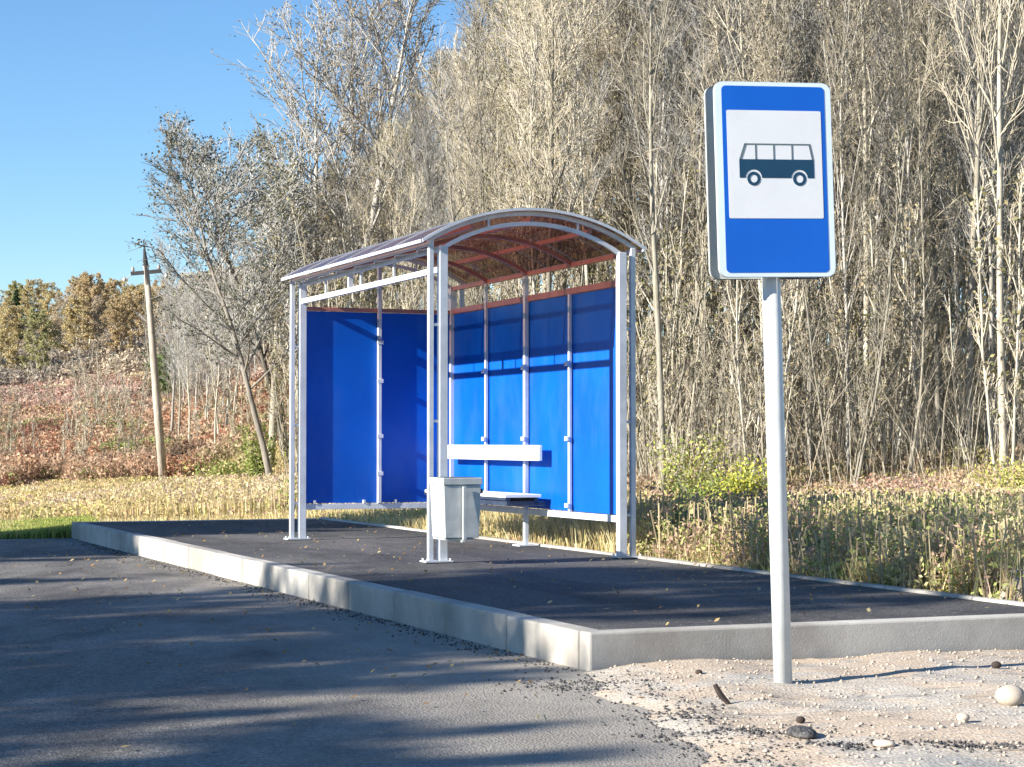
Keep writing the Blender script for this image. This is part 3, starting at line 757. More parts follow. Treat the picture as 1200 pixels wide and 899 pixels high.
# distant small trees over the field, each with its own foliage colour, paled to paint in haze
def leafy(seed, H, cols, nl, size, clear=.15, n1=22, l1=.30, ang=42, bark=None):
    tg = TreeGen(seed, H, .09, clear, n1, l1, ang, 6, 5, .012, .2, (0, 0), 1, .05, .014)
    return tg, tg.leaves(nl, size, cols, seed=seed)
kinds = {}
for nm, lab, cols, nl, cl in (('orange_birch', 'orange leaved birch', [(.52, .38, .21), (.48, .37, .22), (.44, .38, .22), (.56, .43, .25)], 5200, .3),
                              ('olive_tree', 'olive green tree', [(.36, .36, .17), (.44, .40, .20), (.30, .31, .15)], 5200, .12),
                              ('ochre_tree', 'ochre leaved tree', [(.58, .46, .24), (.50, .42, .22), (.44, .38, .20)], 4600, .15),
                              ('brown_tree', 'thin brown tree', [(.52, .42, .30), (.44, .36, .26)], 1800, .12)):
    tg, lf = leafy(hash(nm) % 1000 if False else len(nm) * 31 + nl, 7, cols, int(nl * 1.9), .07, cl)
    kinds[nm] = (make_tree(nm, 'x', 'tree', tg, M['bark_pale'], M['twig_tan'], lf), 7)
def ty2(px): return float(np.interp(px, [-60, 0, 40, 70, 100, 130, 170, 200, 260, 330], [378, 366, 364, 374, 350, 350, 376, 362, 335, 320]))
far = []
names = list(kinds)
for k in range(46):
    px = -50 + 400 * (k + random.random()) / 46; d = random.uniform(88, 122)
    zb = float(terrain(ground_px(px, d), d)); H = (518 - ty2(px) - random.uniform(0, 38)) / F * d + EYE - zb
    nm = random.choice(names) if not 90 < px < 165 else random.choice(['orange_birch', 'ochre_tree', 'brown_tree'])
    if px < 90 and nm == 'orange_birch': nm = 'ochre_tree'
    lab = {'orange_birch': 'orange leaved birch', 'olive_tree': 'olive green tree', 'ochre_tree': 'ochre leaved tree', 'brown_tree': 'thin brown tree'}[nm]
    reg = 'left of the utility pole' if px < 165 else 'right of the utility pole'
    put(kinds[nm], px, d, max(H, 3.2), f'{lab} on the far hillside {reg}', f'{lab}s far away, {reg}', sxy=1.25, name=nm)
put(kinds['orange_birch'], 104, 96, H_for(104, 96, 336), 'tallest orange birch on the hillside left of the utility pole', None, sxy=1.2, name='orange_birch')
for k in range(30):
    px = 196 + 150 * (k + random.random()) / 30; d = random.uniform(58, 84)
    zb = float(terrain(ground_px(px, d), d)); H = (518 - (318 - .12 * (px - 200) + random.uniform(-15, 70))) / F * d + EYE - zb
    i = k % 3; pr = (protos[1], saps[0], protos[4])[i]
    put(pr, px, d, H, ('small grey bare tree on the slope between utility pole and shelter', 'small many stemmed bare tree on the slope between utility pole and shelter', 'small tan leaved tree on the slope between utility pole and shelter')[i],
        ('grey bare trees on the slope', 'many stemmed bare trees on the slope', 'tan leaved trees on the slope')[i], sxy=1.5)
for k in range(60):
    px = -40 + 375 * random.random(); d = random.uniform(57, 90); i = k % 4
    put(saps[i], px, d, random.uniform(1.0, 2.9), ('bare three stemmed shrub', 'tan leaved shrub', 'bare two stemmed shrub', 'olive leaved shrub')[i] + ' among the bracken on the slope', ('bare three stemmed shrubs', 'tan leaved shrubs', 'bare two stemmed shrubs', 'olive leaved shrubs')[i] + ' on the bracken slope', sxy=1.6)
# a dark fir
def fir(seed, H, wdt, n=70):
    r_ = random.Random(seed); w = MB(); w.smooth = True; w.tube([(0, 0, -.2), (0, 0, H * .6), (0, 0, H)], [H * .016, H * .009, .01], 7)
    V_, Q_, T_ = [], [], []
    for i in range(n):
        t = i / n; z = H * (.07 + .92 * t); ln = wdt * (1 - t) ** .85 + .06
        for k in range(7):
            a = r_.uniform(0, 6.28); l_ = ln * r_.uniform(.65, 1.12); dz = -.25 * l_ + r_.uniform(-.1, .1)
            m = max(3, int(l_ / .16))
            for j in range(m):
                f = (j + 1) / m; c = (math.cos(a) * l_ * f, math.sin(a) * l_ * f, z + dz * f * f + r_.uniform(-.04, .04)); s = .17 * (1.2 - .5 * f)
                b1 = r_.uniform(0, 3.14); e = r_.uniform(-.5, .5)
                p1 = (math.cos(b1) * s, math.sin(b1) * s, e * s); p2 = (-math.sin(b1) * s * .5, math.cos(b1) * s * .5, -.4 * s)
                q0 = len(V_); V_ += [(c[0] - p1[0], c[1] - p1[1], c[2] - p1[2]), (c[0] + p2[0], c[1] + p2[1], c[2] + p2[2]), (c[0] + p1[0], c[1] + p1[1], c[2] + p1[2]), (c[0] - p2[0], c[1] - p2[1], c[2] - p2[2])]
                Q_.append((q0, q0 + 1, q0 + 2, q0 + 3)); g_ = r_.uniform(.7, 1.3); T_.append((.055 * g_, .085 * g_, .04 * g_))
    return w, np_mesh('crown', np.array(V_), np.array(Q_), np.array(T_), [M['leafy']])
w, cm = fir(5, 7, 1.6)
ft = thing('fir_tree', 'x', 'tree'); link_mesh('trunk', w.mesh('trunk', [M['bark_dark']]), ft); link_mesh('crown', cm, ft)
put((ft, 7), 18, 104, H_for(18, 104, 338), 'small dark fir rising above the far trees at the left edge', None)
put((ft, 7), 88, 112, H_for(88, 112, 366), 'dark low fir between ochre trees at the far left', None)

# trees across the road, out of the picture: they throw the shade on the road and platform
def shade(pair, q_, a_, H, rz, label, sxy=1.0):
    p = SN * q_ + SD * a_; root, h0 = pair
    s = H / h0; z = float(terrain(p[0], p[1]))
    o = copy_thing(root, (p[0], p[1], z), rz, (s * sxy, s * sxy, s), label)
    if 'group' in o: del o['group']
    return o
tg = TreeGen(401, 12, .16, .22, 30, .27, 50, 8, 6, .012, .15, (0, 0), 1, .05, .014)
dense = make_tree('alder_tree', 'dense green alder across the road shading the far end of the platform', 'tree', tg, M['bark_dark'], M['twig_grey'], tg.leaves(15000, .15, DARK, seed=9))
def shade_spot(q_, tip, H): return tip - 1.13 * H / math.tan(SUN_E)
p = SN * 21.2 + SD * shade_spot(21.2, 14.0, 12); dense.location = (p[0], p[1], float(terrain(p[0], p[1])))
tg = TreeGen(402, 11, .12, .2, 30, .27, 45, 8, 7, .012, .2, (0, 0), 1, .06, .014)
semi = make_tree('willow_tree', 'half bare willow across the road shading the near end of the platform', 'tree', tg, M['bark_grey'], M['twig_grey'], tg.leaves(10500, .09, OLIVE, seed=19))
p = SN * 11.7 + SD * shade_spot(11.7, 12.6, 10); semi.location = (p[0], p[1], float(terrain(p[0], p[1]))); semi.scale = (.9, .9, .9)
o_ = [  # proto, line across the sun, tip of the shadow along the sun, height
 ((dense, 12), 22.9, 13.5, 12, 1.0, 'second dense alder across the road, beside the first', .9),
 ((dense, 12), 6.7, 4.1, 7.5, 2.0, 'short alder across the road nearest to the camera', .8),
 ((semi, 11), 10.2, 11.2, 9, 1.0, 'second half bare willow across the road beside the first', .9),
 ((semi, 11), 14.6, 6.6, 9, 2.0, 'half bare willow across the road opposite the shelter', .8),
 ((semi, 11), 12.6, 8.6, 8, 3.0, 'short half bare willow across the road opposite the platform', .9),
 ((semi, 11), 13.4, 5.6, 9, 1.4, 'leaning half bare willow across the road near the shelter', .8),
 ((semi, 11), 11.0, 6.6, 8.5, 2.6, 'low half bare willow across the road opposite the platform corner', .8),
 ((semi, 11), 8.0, 3.2, 8, .3, 'small half bare willow across the road nearest to the camera', .7),
 ((semi, 11), 17.2, 5.0, 9, 4.4, 'half bare willow across the road beyond the shelter', .8),
 ((semi, 11), 9.2, 5.0, 8, 5.0, 'short half bare willow across the road next to the short alder', .8),
 (protos[1], 13.4, 7.5, 9, 2.5, 'grey bare tree across the road opposite the shelter', 1.2),
 (protos[5], 12.0, 9.5, 9, 4.0, 'upright twiggy tree across the road beside the willows', 1.2),
]
o_ = [(a, q_, shade_spot(q_, t_, H), H, rz, lab, sc) for a, q_, t_, H, rz, lab, sc in o_]
for pr, q_, a_, H, rz, lab, sc in o_: shade(pr, q_, a_, H, rz, lab, sc)

# ------------------------------------------------------------------ ground vegetation
def zone_points(n, px0, px1, d0, d1, power=1.0, seed=0):
    r = np.random.default_rng(seed); px = r.uniform(px0, px1, n); t = r.random(n) ** power
    d = d0 + (d1 - d0) * t; return (px - 600) / F * d, d, px
def outside_platform(x, y):
    lx = (x - A0[0]) * U[0] + (y - A0[1]) * U[1]; ly = -((x - A0[0]) * V[0] + (y - A0[1]) * V[1])
    wl = -(x * V[0] + y * V[1]); ul = x * U[0] + y * U[1]
    plat = (lx > KX - .1) & (lx < BX + .03) & (ly < KY1 + .04) & (ly > KY0 - .1)
    return ~plat & ~((lx < KX) & (wl < wF + .05 + .12 * (1 - 0))) & ~((ly < KY0 + .35) & (lx < 5.2)) & ~((ul < KU) & (wl < wF + .1))
def blades(name, x, y, h, w, cols, lean=.35, seed=0, label=None):
    r = np.random.default_rng(seed); k = outside_platform(x, y); x, y, h = x[k], y[k], h[k]; n = len(x)
    z = terrain(x, y); a = r.uniform(0, 6.283, n); L_ = r.uniform(.1, 1, n) * lean * h; b2 = r.uniform(0, 6.283, n)
    wx, wy = np.cos(b2) * w, np.sin(b2) * w
    def P(f, off): return np.stack([x + np.cos(a) * L_ * f ** 2 + wx * off, y + np.sin(a) * L_ * f ** 2 + wy * off, z - .02 + h * f], 1)
    v = np.stack([P(0, -1), P(0, 1), P(.55, .8), P(.55, -.8), P(1, .2), P(1, -.2)], 1).reshape(-1, 3)
    i = np.arange(n)[:, None] * 6; q = np.concatenate([i + np.array([[0, 1, 2, 3]]), i + np.array([[3, 2, 4, 5]])], 1).reshape(-1, 4)
    cols = np.array(cols); t = cols[r.integers(0, len(cols), n)] * r.uniform(.7, 1.3, (n, 1)); t = np.repeat(t, 2, 0)
    o = link_mesh(name, np_mesh(name, v, q, t, [M['leafy']])); return tag(o, label, 'grass', kind='stuff')
def forbs(name, x, y, h, cols, nl, ls, label, cat='undergrowth', seed=0, spread=.5, zoff=None):
    """many small leafy plants: stalk blades with leaf cards"""
    r = np.random.default_rng(seed); k = outside_platform(x, y); x, y, h = x[k], y[k], h[k]; n = len(x); z = terrain(x, y)
    cols = np.array(cols); dm = np.median(y) / 22.0
    nz = vnoise(x / dm + 500, y / dm * .6 + 10, .8, seed + 50) * .6 + vnoise(x / dm + 500, y / dm + 10, 2.3, seed + 51) * .4
    nz = np.clip((nz - .2) / .6, 0, .999) * .75 + r.random(n) * .25
    perm = np.random.default_rng(seed + 3).permutation(len(cols)); ct = cols[perm[(nz * len(cols)).astype(int)]]
    rep = np.repeat(np.arange(n), nl); m = len(rep); f = r.random(m) ** .8
    a = r.uniform(0, 6.283, m); rad = spread * h[rep] * np.sqrt(r.random(m)) * (.35 + .65 * np.sin(np.pi * np.clip(f * .9 + .1, 0, 1)))
    c = np.stack([x[rep] + np.cos(a) * rad, y[rep] + np.sin(a) * rad, z[rep] + h[rep] * f], 1)
    d1 = r.normal(0, 1, (m, 3)); d1 /= np.linalg.norm(d1, axis=1)[:, None]; d2 = r.normal(0, 1, (m, 3)); d2 -= d1 * (d1 * d2).sum(1)[:, None]; d2 /= np.linalg.norm(d2, axis=1)[:, None]
    s = ls * r.uniform(.5, 1.4, (m, 1)); d1 = d1 * s; d2 = d2 * s * .5
    v = np.stack([c - d1, c + d2, c + d1, c - d2], 1).reshape(-1, 3); q = np.arange(4 * m).reshape(m, 4)
    t = ct[rep] * r.uniform(.65, 1.35, (m, 1))
    # stalks
    a = r.uniform(0, 6.283, n); wx, wy = np.cos(a) * .006, np.sin(a) * .006; tl = r.normal(0, .12, (n, 2)) * h[:, None]
    sv = np.stack([np.stack([x - wx, y - wy, z - .02], 1), np.stack([x + wx, y + wy, z - .02], 1), np.stack([x + tl[:, 0] + wx, y + tl[:, 1] + wy, z + h], 1), np.stack([x + tl[:, 0] - wx, y + tl[:, 1] - wy, z + h], 1)], 1).reshape(-1, 3)
    sq = np.arange(4 * n).reshape(n, 4) + len(v); stc = np.tile(np.array([[.46, .38, .24]]), (n, 1)) * r.uniform(.7, 1.4, (n, 1))
    o = link_mesh(name, np_mesh(name, np.concatenate([v, sv]), np.concatenate([q, sq]), np.concatenate([t, stc]), [M['leafy']])); return tag(o, label, cat, kind='stuff')
STRAW = [(0.720, 0.594, 0.324), (0.648, 0.499, 0.257), (0.720, 0.675, 0.405), (0.540, 0.405, 0.216), (0.459, 0.419, 0.176)]
GREEN = [(0.195, 0.273, 0.065), (0.273, 0.351, 0.091), (0.364, 0.403, 0.117), (0.156, 0.221, 0.065)]
YGREEN = [(0.442, 0.455, 0.117), (0.546, 0.494, 0.169), (0.325, 0.351, 0.104), (0.598, 0.494, 0.234)]
RUST = [(.42, .24, .17), (.36, .20, .15), (.48, .31, .22), (.30, .19, .14), (.52, .39, .27)]
PINK = [(.50, .35, .29), (.56, .42, .35), (.42, .29, .24), (.58, .46, .37), (.34, .25, .21)]
# straw grass right behind the platform and across the flat field
x, y, px = zone_points(60000, -40, 1260, 14, 34, 1.2, 1)
blades('dry_grass', x, y, np.random.default_rng(1).uniform(.12, .42, len(x)), .008, STRAW, .4, 1, 'dry straw coloured grass behind the platform')
x, y, px = zone_points(52000, -60, 460, 30, 66, 1.0, 2)
blades('field_grass', x, y, np.random.default_rng(2).uniform(.12, .5, len(x)), .011, STRAW + STRAW + PINK[:2] + YGREEN[:1], .4, 2, 'pale dry grass of the open field on the left')
x, y, px = zone_points(16000, -60, 110, 24.3, 29, 1.6, 3)
blades('green_grass', x, y, np.random.default_rng(3).uniform(.06, .2, len(x)), .009, GREEN + YGREEN[:2], .5, 3, 'short green grass where the platform ends at the left')
x, y, px = zone_points(4000, -60, 330, 40, 60, 1.0, 31)
forbs('green_weeds', x, y, np.random.default_rng(31).uniform(.08, .30, len(x)), GREEN[:1] + YGREEN + STRAW[:3], 7, .04, 'low green weeds scattered over the dry field', 'weeds', 31)
x, y, px = zone_points(3200, -60, 350, 29, 60, 1.0, 32)
forbs('field_weeds', x, y, np.random.default_rng(32).uniform(.15, .6, len(x)), STRAW + PINK[:3] + YGREEN + [(.34, .28, .17)], 16, .03, 'tufts of dry brown and straw weeds in the open field', 'weeds', 32, .5)
# right bank
x, y, px = zone_points(8000, 740, 1270, 13, 26, 1.0, 4)
forbs('bank_weeds', x, y, np.random.default_rng(4).uniform(.15, .52, len(x)), YGREEN + STRAW + GREEN[1:3], 26, .018, 'yellow green weeds on the bank right of the shelter', 'weeds', 4, .4)
x, y, px = zone_points(6500, 560, 1270, 20, 34, 1.0, 5)
forbs('autumn_weeds', x, y, np.random.default_rng(5).uniform(.2, .65, len(x)), RUST + PINK + YGREEN[:2] + STRAW[:2], 24, .024, 'rust brown autumn undergrowth along the wood edge', 'undergrowth', 5, .45)
x, y, px = zone_points(2600, 330, 760, 20, 38, 1.0, 6)
forbs('shelter_weeds', x, y, np.random.default_rng(6).uniform(.12, .4, len(x)), STRAW + YGREEN, 18, .02, 'straw weeds seen under the shelter wall panels', 'weeds', 6, .4)
# tall weeds right behind the kerb
x, y, px = zone_points(5200, 735, 1270, 12.5, 21.5, 1.0, 41)
kk = y < np.interp(px, [735, 800, 1050, 1270], [19.5, 19.5, 21, 21.5])
forbs('tall_weeds', x[kk], y[kk], np.random.default_rng(41).uniform(.28, .68, kk.sum()), [(.46, .46, .17), (.40, .42, .15), (.58, .52, .24), (.52, .43, .25), (.50, .34, .25), (.30, .34, .12), (.56, .50, .28), (.40, .30, .20)], 30, .02, 'tall pale yellow and pinkish weeds right behind the kerb', 'weeds', 41, .32)
x, y, px = zone_points(6000, 735, 1270, 12.5, 21.5, 1.0, 42)
blades('tall_grass', x, y, np.random.default_rng(42).uniform(.2, .6, len(x)), .006, STRAW + PINK[:2], .45, 42, 'tall dry grass stalks among the weeds behind the kerb')
x, y, px = zone_points(9000, 345, 745, 17, 24, 1.0, 43)
blades('tall_grass', x, y, np.random.default_rng(43).uniform(.25, .5, len(x)), .006, STRAW, .4, 43, 'bright straw grass close behind the shelter walls')
# forest floor litter
x, y, px = zone_points(9000, 330, 1280, 30, 80, 1.2, 7)
forbs('forest_undergrowth', x, y, np.random.default_rng(7).uniform(.2, .9, len(x)), [(.36, .27, .19), (.42, .32, .22), (.28, .22, .15), (.30, .28, .15)], 14, .05, 'brown undergrowth and litter between the trunks of the wood', 'undergrowth', 7, .5)
# bracken slope on the left
x, y, px = zone_points(10000, -60, 345, 55, 76, 1.0, 8)
kk = y > 54 + 3 * np.sin(px * .03)
forbs('bracken', x[kk], y[kk], np.random.default_rng(8).uniform(.35, 1.0, kk.sum()), [(.36, .17, .11), (.30, .15, .11), (.42, .22, .14), (.50, .36, .26), (.46, .30, .2), (.38, .32, .14), (.26, .14, .11), (.54, .42, .28), (.28, .30, .12)], 24, .062, 'red brown bracken covering the slope behind the utility pole', 'bracken', 8, .5)
x, y, px = zone_points(8500, -60, 345, 72, 92, 1.0, 9)
forbs('dry_willowherb', x, y, np.random.default_rng(9).uniform(.4, 1.2, len(x)), PINK + [(.40, .24, .18), (.46, .30, .22), (.62, .52, .36), (.44, .30, .24)] + STRAW[:2], 20, .065, 'pinkish dry tall weeds on the upper left slope', 'tall weeds', 9, .4)
x, y, px = zone_points(1500, -60, 360, 86, 118, 1.0, 10)
forbs('hill_thicket', x, y, np.random.default_rng(10).uniform(.8, 2.2, len(x)), [(.42, .36, .29), (.34, .30, .25), (.46, .38, .28), (.30, .30, .17)], 50, .10, 'grey brown thicket under the far trees', 'thicket', 10, .45)

x, y, px = zone_points(9000, 345, 1280, 29, 60, 1.1, 12)
kk = y > np.interp(px, [345, 600, 760, 1200], [44, 34, 29.5, 28])
blades('thicket', x[kk], y[kk], np.random.default_rng(12).uniform(.5, 3.0, kk.sum()), .006, [(.52, .47, .38), (.44, .39, .31), (.58, .54, .45), (.36, .32, .25)], .8, 12, 'dense pale upright twigs and shoots filling the wood edge')

# single bushes
def bush(name, label, px, d, w, h, cols, nl, ls, seed, group=None):
    nl = int(nl * 2.2); ls = ls * .62
    r = np.random.default_rng(seed); x = ground_px(px, d); z = float(terrain(x, d))
    t = thing(name, label, 'bush', (x, d, z), 0, group)
    b = MB(); tips = []
    rr = random.Random(seed)
    for i in range(14):
        a = rr.uniform(0, 6.28); s_ = rr.uniform(.1, .5) * w; hh = h * rr.uniform(.6, 1)
        pth = [(0, 0, -.05), (math.cos(a) * s_ * .4, math.sin(a) * s_ * .4, hh * .5), (math.cos(a) * s_, math.sin(a) * s_, hh)]
        b.tube(pth, [.014, .01, .005], 4, 0, False)
        for f in (.45, .6, .75, .9, 1.0): tips.append([np.interp(f, [0, .5, 1], [q_[c] for q_ in pth]) for c in range(3)])
    b.build('stems', M['bark_grey'], t)
    T = np.array(tips); c = T[r.integers(0, len(T), nl)] + r.normal(0, 1, (nl, 3)) * np.array([w * .14, w * .14, h * .10]); c[:, 2] = np.abs(c[:, 2])
    d1 = r.normal(0, 1, (nl, 3)); d1 /= np.linalg.norm(d1, axis=1)[:, None]; d2 = r.normal(0, 1, (nl, 3)); d2 -= d1 * (d1 * d2).sum(1)[:, None]; d2 /= np.linalg.norm(d2, axis=1)[:, None]
    s = ls * r.uniform(.5, 1.4, (nl, 1)); d1 *= s; d2 *= s * .6
    cols = np.array(cols)
    me = np_mesh('foliage', np.stack([c - d1, c + d2, c + d1, c - d2], 1).reshape(-1, 3), np.arange(4 * nl).reshape(nl, 4), cols[r.integers(0, len(cols), nl)] * r.uniform(.7, 1.3, (nl, 1)), [M['leafy']])
    link_mesh('foliage', me, t); return t
YEL = [(.56, .54, .09), (.50, .49, .10), (.40, .43, .10)]
LG = [(.27, .32, .09), (.21, .26, .08), (.33, .34, .12)]
bush('yellow_bush', 'bright yellow bush beside the sign pole at the wood edge', 868, 25.4, .85, .85, YEL + LG[:1], 1000, .04, 1)
bush('green_bush', 'light green upright bush between the shelter and the yellow bush', 806, 29, 1.0, 1.25, LG + YEL[2:] + STRAW[:1], 900, .04, 2)
bush('green_bush', 'low dark green bush at the foot of the yellow bush', 838, 26, 1.2, .6, GREEN, 1100, .035, 3)
bush('olive_bush', 'olive bush on the bank at the right edge of the picture', 1192, 25, 1.4, .9, YGREEN, 1400, .04, 4)
bush('rust_bush', 'rust red bush in the undergrowth left of the sign pole', 862, 22.5, 1.1, .55, RUST, 1100, .035, 5)
bush('rust_bush', 'pinkish brown bush on the bank below the pale trees', 1068, 26, 1.4, .6, PINK + RUST, 1200, .04, 6)
bush('grey_bush', 'pale yellow weedy bush on the bank right of the sign pole', 985, 21, 1.1, .5, YGREEN + STRAW, 1100, .03, 7)
bush('climber_bush', 'bright green leafy shrub at the foot of the trunks left of the shelter', 303, 47, .8, 1.5, LG, 700, .07, 8)
bush('green_bush', 'green bush in the bracken right of the utility pole', 268, 52, 1.9, .8, LG + GREEN + STRAW[:2], 800, .07, 9)
bush('green_bush', 'round dark green bush in the bracken left of the utility pole', 132, 62, 1.2, .9, GREEN, 1000, .08, 10)
bush('rust_bush', 'dark red bush at the left edge of the bracken slope', 8, 60, 1.8, 1.0, RUST, 1300, .09, 11)
bush('rust_bush', 'reddish brown bush just left of the utility pole', 158, 58, 2.0, .9, RUST, 1200, .09, 12)
bush('dark_bush', 'tall ivy green bush behind the top half of the utility pole', 196, 78, 2.0, 2.6, [(.10, .16, .05), (.14, .20, .07)], 1800, .10, 13)
bush('brown_bush', 'brown leafless looking bush right of the utility pole', 215, 58, 1.6, 1.2, [(.16, .12, .09), (.2, .15, .1)], 1000, .07, 14)

# ------------------------------------------------------------------ stones, sticks, crumbs
def stone(name, label, x, y, s, seed, mat, cat='stone', sink=.25, group=None, sq=(1, 1, .75)):
    r = random.Random(seed); me = bpy.data.meshes.new(name)
    import bmesh
    bm = bmesh.new(); bmesh.ops.create_icosphere(bm, subdivisions=3, radius=1)
    off = [Vector((r.uniform(-1, 1), r.uniform(-1, 1), r.uniform(-1, 1))).normalized() for _ in range(9)]
    for v in bm.verts:
        k = 1 + sum(.09 * max(0, v.co.dot(o)) ** 2 - .05 * abs(v.co.dot(o)) for o in off); v.co *= k
        v.co = Vector((v.co.x * sq[0], v.co.y * sq[1], v.co.z * sq[2])) * s
    bm.to_mesh(me); bm.free(); me.materials.append(mat); me.polygons.foreach_set('use_smooth', [True] * len(me.polygons))
    o = link_mesh(name, me); o.location = (x, y, verge_z(x, y) + s * sq[2] * (1 - sink)); o.rotation_euler = (0, 0, r.uniform(0, 6)); return tag(o, label, cat, group)
def gp(px, py, z=0.0): d = (EYE - z) * F / (py - HY); return ground_px(px, d), d
x, y = gp(1182, 836); stone('stone', 'pale round stone on the sand at the right edge', x, y, .072, 1, M['stone'])
x, y = gp(1126, 852); stone('stone', 'small tan stone left of the pale round stone', x, y, .03, 2, M['stone'])
x, y = gp(1165, 790); stone('stone', 'dark small stone near the kerb at the right', x, y, .028, 3, M['rusty'])
x, y = gp(937, 850); stone('stone', 'small brown pebble right of the sign pole foot', x, y, .022, 4, M['rusty'])
x, y = gp(818, 798); stone('stone', 'small dark pebble by the kerb left of the sign pole', x, y, .02, 5, M['rusty'])
x, y = gp(1035, 884); stone('stone', 'flat grey brown clod at the lower right on the sand', x, y, .035, 6, M['stone'], sq=(1.4, 1, .5))
x, y = gp(940, 870); stone('asphalt_lump', 'flat dark lump of asphalt on the sand in front of the sign', x, y, .075, 7, M['tarmac'], 'asphalt lump', .35, sq=(1.5, .8, .35))
x, y = gp(846, 830)
b = MB(); b.tube([(-.035, 0, .09), (-.01, 0, .045), (.03, 0, .0)], [.012, .016, .012], 6); o = b.build('stick', M['rusty']); o.location = (x, y, verge_z(x, y)); tag(o, 'short dark stick poking out of the sand left of the sign pole', 'stick')
b = MB(); b.smooth = True; b.tube([(0, 0, -.1), (.01, 0, .18), (.0, 0, .36)], [.10, .085, .08], 10); b.tube([(-.12, 0, -.05), (-.10, .02, .12), (-.08, 0, .25)], [.07, .06, .04], 8)
x = 1196; d = 12.6; o = b.build('tree_stump', M['wood']); o.location = (ground_px(x, d), d, float(terrain(ground_px(x, d), d)) + .02); tag(o, 'greyish wooden stump in the weeds behind the kerb at the right edge', 'stump')
# gravel and asphalt crumbs as loose stuff
def crumbs(name, pts, smin, smax, mat, label, cat, seed):
    r = np.random.default_rng(seed); V_, Q_ = [], []
    base = np.array([(1, 0, 0), (-1, 0, 0), (0, 1, 0), (0, -1, 0), (0, 0, 1), (0, 0, -1)], float); F_ = np.array([(0, 2, 4), (2, 1, 4), (1, 3, 4), (3, 0, 4), (2, 0, 5), (1, 2, 5), (3, 1, 5), (0, 3, 5)])
    for i, (x, y, z) in enumerate(pts):
        s = r.uniform(smin, smax) * r.uniform(.5, 1); v = base * r.uniform(.6, 1.2, (6, 3)) * s * np.array([1, 1, .7]); a = r.uniform(0, 6.28); c, s_ = math.cos(a), math.sin(a)
        v = np.stack([v[:, 0] * c - v[:, 1] * s_ + x, v[:, 0] * s_ + v[:, 1] * c + y, v[:, 2] + z + s * .3], 1); V_.append(v); Q_.append(F_ + 6 * i)
    me = np_mesh(name, np.concatenate(V_), np.concatenate(Q_), None, [mat]); return tag(link_mesh(name, me), label, cat, kind='stuff')
pts = []
while len(pts) < 2600:
    x, y = random.uniform(.4, 4.5), random.uniform(6.6, 12); w_ = -(x * V[0] + y * V[1])
    e = float(np.interp(y, [5.6, 6.6, 7.4, 8.2, 8.9, 10.3], [1.15, .98, .79, .70, .60, .44]))
    if w_ < wK - .03 and x > e: pts.append((x, y, verge_z(x, y)))
crumbs('gravel', pts, .005, .017, M['stone'], 'loose gravel and pebbles over the sandy verge', 'gravel', 3)
pts = []
for k in range(800):
    y = random.uniform(6.4, 10.3); e = float(np.interp(y, [5.6, 6.6, 7.4, 8.2, 8.9, 10.3], [1.15, .98, .79, .70, .60, .44])); x = e + random.gauss(.05, .10)
    if -(x * V[0] + y * V[1]) < wK - .03: pts.append((x, y, max(verge_z(x, y), 0)))
for (cx_, cy_, sx_, sy_, n_) in ((.93, 8.05, .22, .10, 260), (1.35, 7.62, .22, .07, 260), (.72, 8.7, .12, .2, 160), (.30, 9.75, .18, .16, 330), (1.75, 7.5, .12, .05, 160)):
    for k in range(n_):
        x, y = random.gauss(cx_, sx_), random.gauss(cy_, sy_)
        if -(x * V[0] + y * V[1]) < wK - .03: pts.append((x, y, max(verge_z(x, y), 0)))
for k in range(1500):
    w_ = wK + random.random() * 14.5; u_ = KU - abs(random.gauss(0, .11)) - .03; p = U * u_ - V * w_; pts.append((p[0], p[1], 0))
crumbs('asphalt_crumbs', pts, .005, .014, M['tarmac'], 'dark asphalt crumbs along the road edge and kerb foot', 'asphalt crumbs', 4)

# a few blown leaves on the asphalt
r_ = np.random.default_rng(77); n_ = 420
lx = r_.uniform(KX + .2, BX - .1, n_); ly = r_.uniform(KY0 + .2, KY1 - .2, n_); zz = np.full(n_, z1 + .006)
xx = A0[0] + U[0] * lx - V[0] * ly; yy = A0[1] + U[1] * lx - V[1] * ly
m_ = 420; w2 = wK + r_.uniform(-2, 15, m_); u2 = KU - np.abs(r_.normal(0, 1.3, m_)) - .05
xx = np.concatenate([xx, U[0] * u2 - V[0] * w2]); yy = np.concatenate([yy, U[1] * u2 - V[1] * w2]); zz = np.concatenate([zz, np.full(m_, .008)])
a = r_.uniform(0, 6.28, n_ + m_); s_ = r_.uniform(.010, .024, n_ + m_); tz = r_.uniform(0, .012, n_ + m_)
P0 = np.stack([xx, yy, zz], 1); d1 = np.stack([np.cos(a) * s_, np.sin(a) * s_, tz], 1); d2 = np.stack([-np.sin(a) * s_ * .6, np.cos(a) * s_ * .6, tz * .5], 1)
up_ = np.array([0, 0, .014])
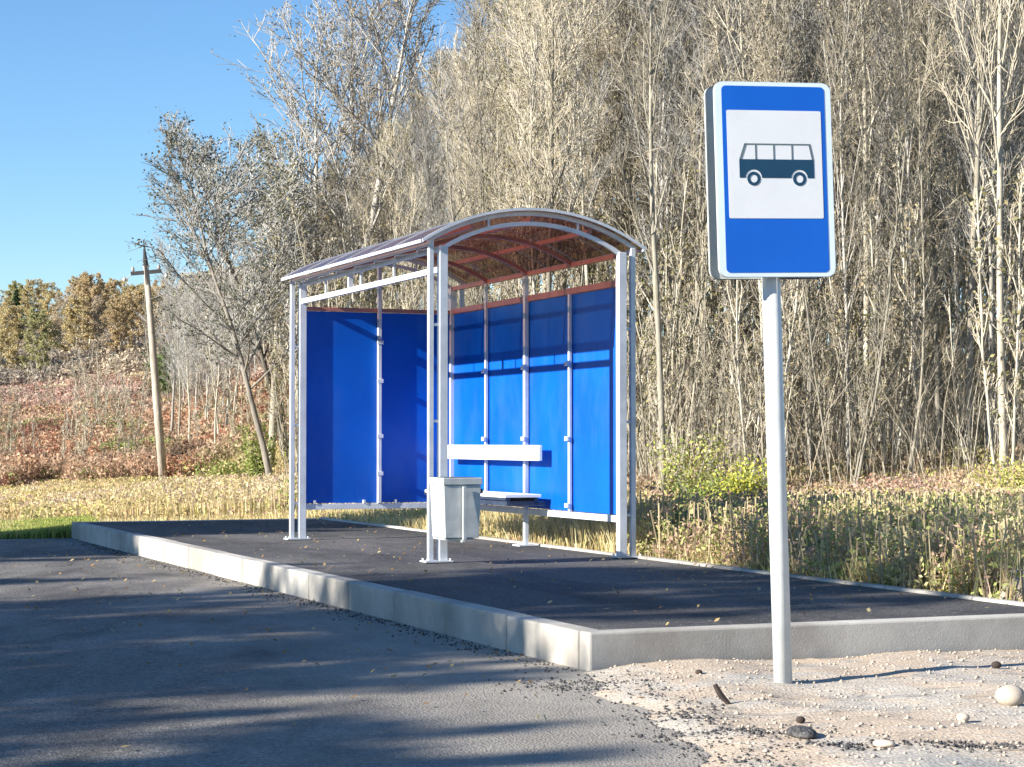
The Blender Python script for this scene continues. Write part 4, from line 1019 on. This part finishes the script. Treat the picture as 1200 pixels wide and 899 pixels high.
vv = np.stack([P0 - d1 + up_, P0 + d2 + up_, P0 + d1 + up_, P0 - d2 + up_], 1).reshape(-1, 3)
lc = np.array([(.46, .34, .16), (.36, .22, .10), (.52, .44, .24), (.26, .17, .10)])[r_.integers(0, 4, n_ + m_)]
tag(link_mesh('fallen_leaves', np_mesh('fallen_leaves', vv, np.arange(4 * (n_ + m_)).reshape(-1, 4), lc, [M['leafy']])), 'small dry leaves blown over the road and platform', 'leaves', kind='stuff')

# ------------------------------------------------------------------ light, sky, camera
wd = bpy.data.worlds.new('World'); S.world = wd; wd.use_nodes = True
n, l = wd.node_tree.nodes, wd.node_tree.links
sky = n.new('ShaderNodeTexSky'); sky.sky_type = 'NISHITA'; sky.sun_disc = False
sky.sun_elevation = SUN_E; sky.sun_rotation = math.atan2(-SD[0], -SD[1]) % (2 * math.pi)
sky.air_density = 1.0; sky.dust_density = 0.0; sky.ozone_density = 5.0
bg = n['Background']; bg.inputs['Strength'].default_value = 0.074; hsv = n.new('ShaderNodeHueSaturation'); hsv.inputs['Saturation'].default_value = 1.08; l.new(sky.outputs[0], hsv.inputs['Color']); l.new(hsv.outputs[0], bg.inputs[0])
sun = bpy.data.lights.new('sun', 'SUN'); sun.energy = 5.0; sun.angle = R(0.5); sun.color = (1.0, 0.93, 0.82)
so = bpy.data.objects.new('sun', sun); COL.objects.link(so)
dv = Vector((SD[0] * math.cos(SUN_E), SD[1] * math.cos(SUN_E), -math.sin(SUN_E)))
so.rotation_euler = dv.to_track_quat('-Z', 'Y').to_euler(); so.location = (-20, -15, 20)
cam = bpy.data.cameras.new('camera'); co = bpy.data.objects.new('camera', cam); COL.objects.link(co); S.camera = co
cam.sensor_width = 36; cam.lens = F / 1200 * 36; cam.clip_end = 6000; cam.clip_start = .1
co.location = (0, 0, EYE); co.rotation_euler = (R(90) + math.atan((HY - 449.5) / F), 0, 0)
S.view_settings.view_transform = 'Standard'; S.view_settings.look = 'None'; S.view_settings.gamma = 1; S.view_settings.exposure = 1.38
print('trees', n_tr)
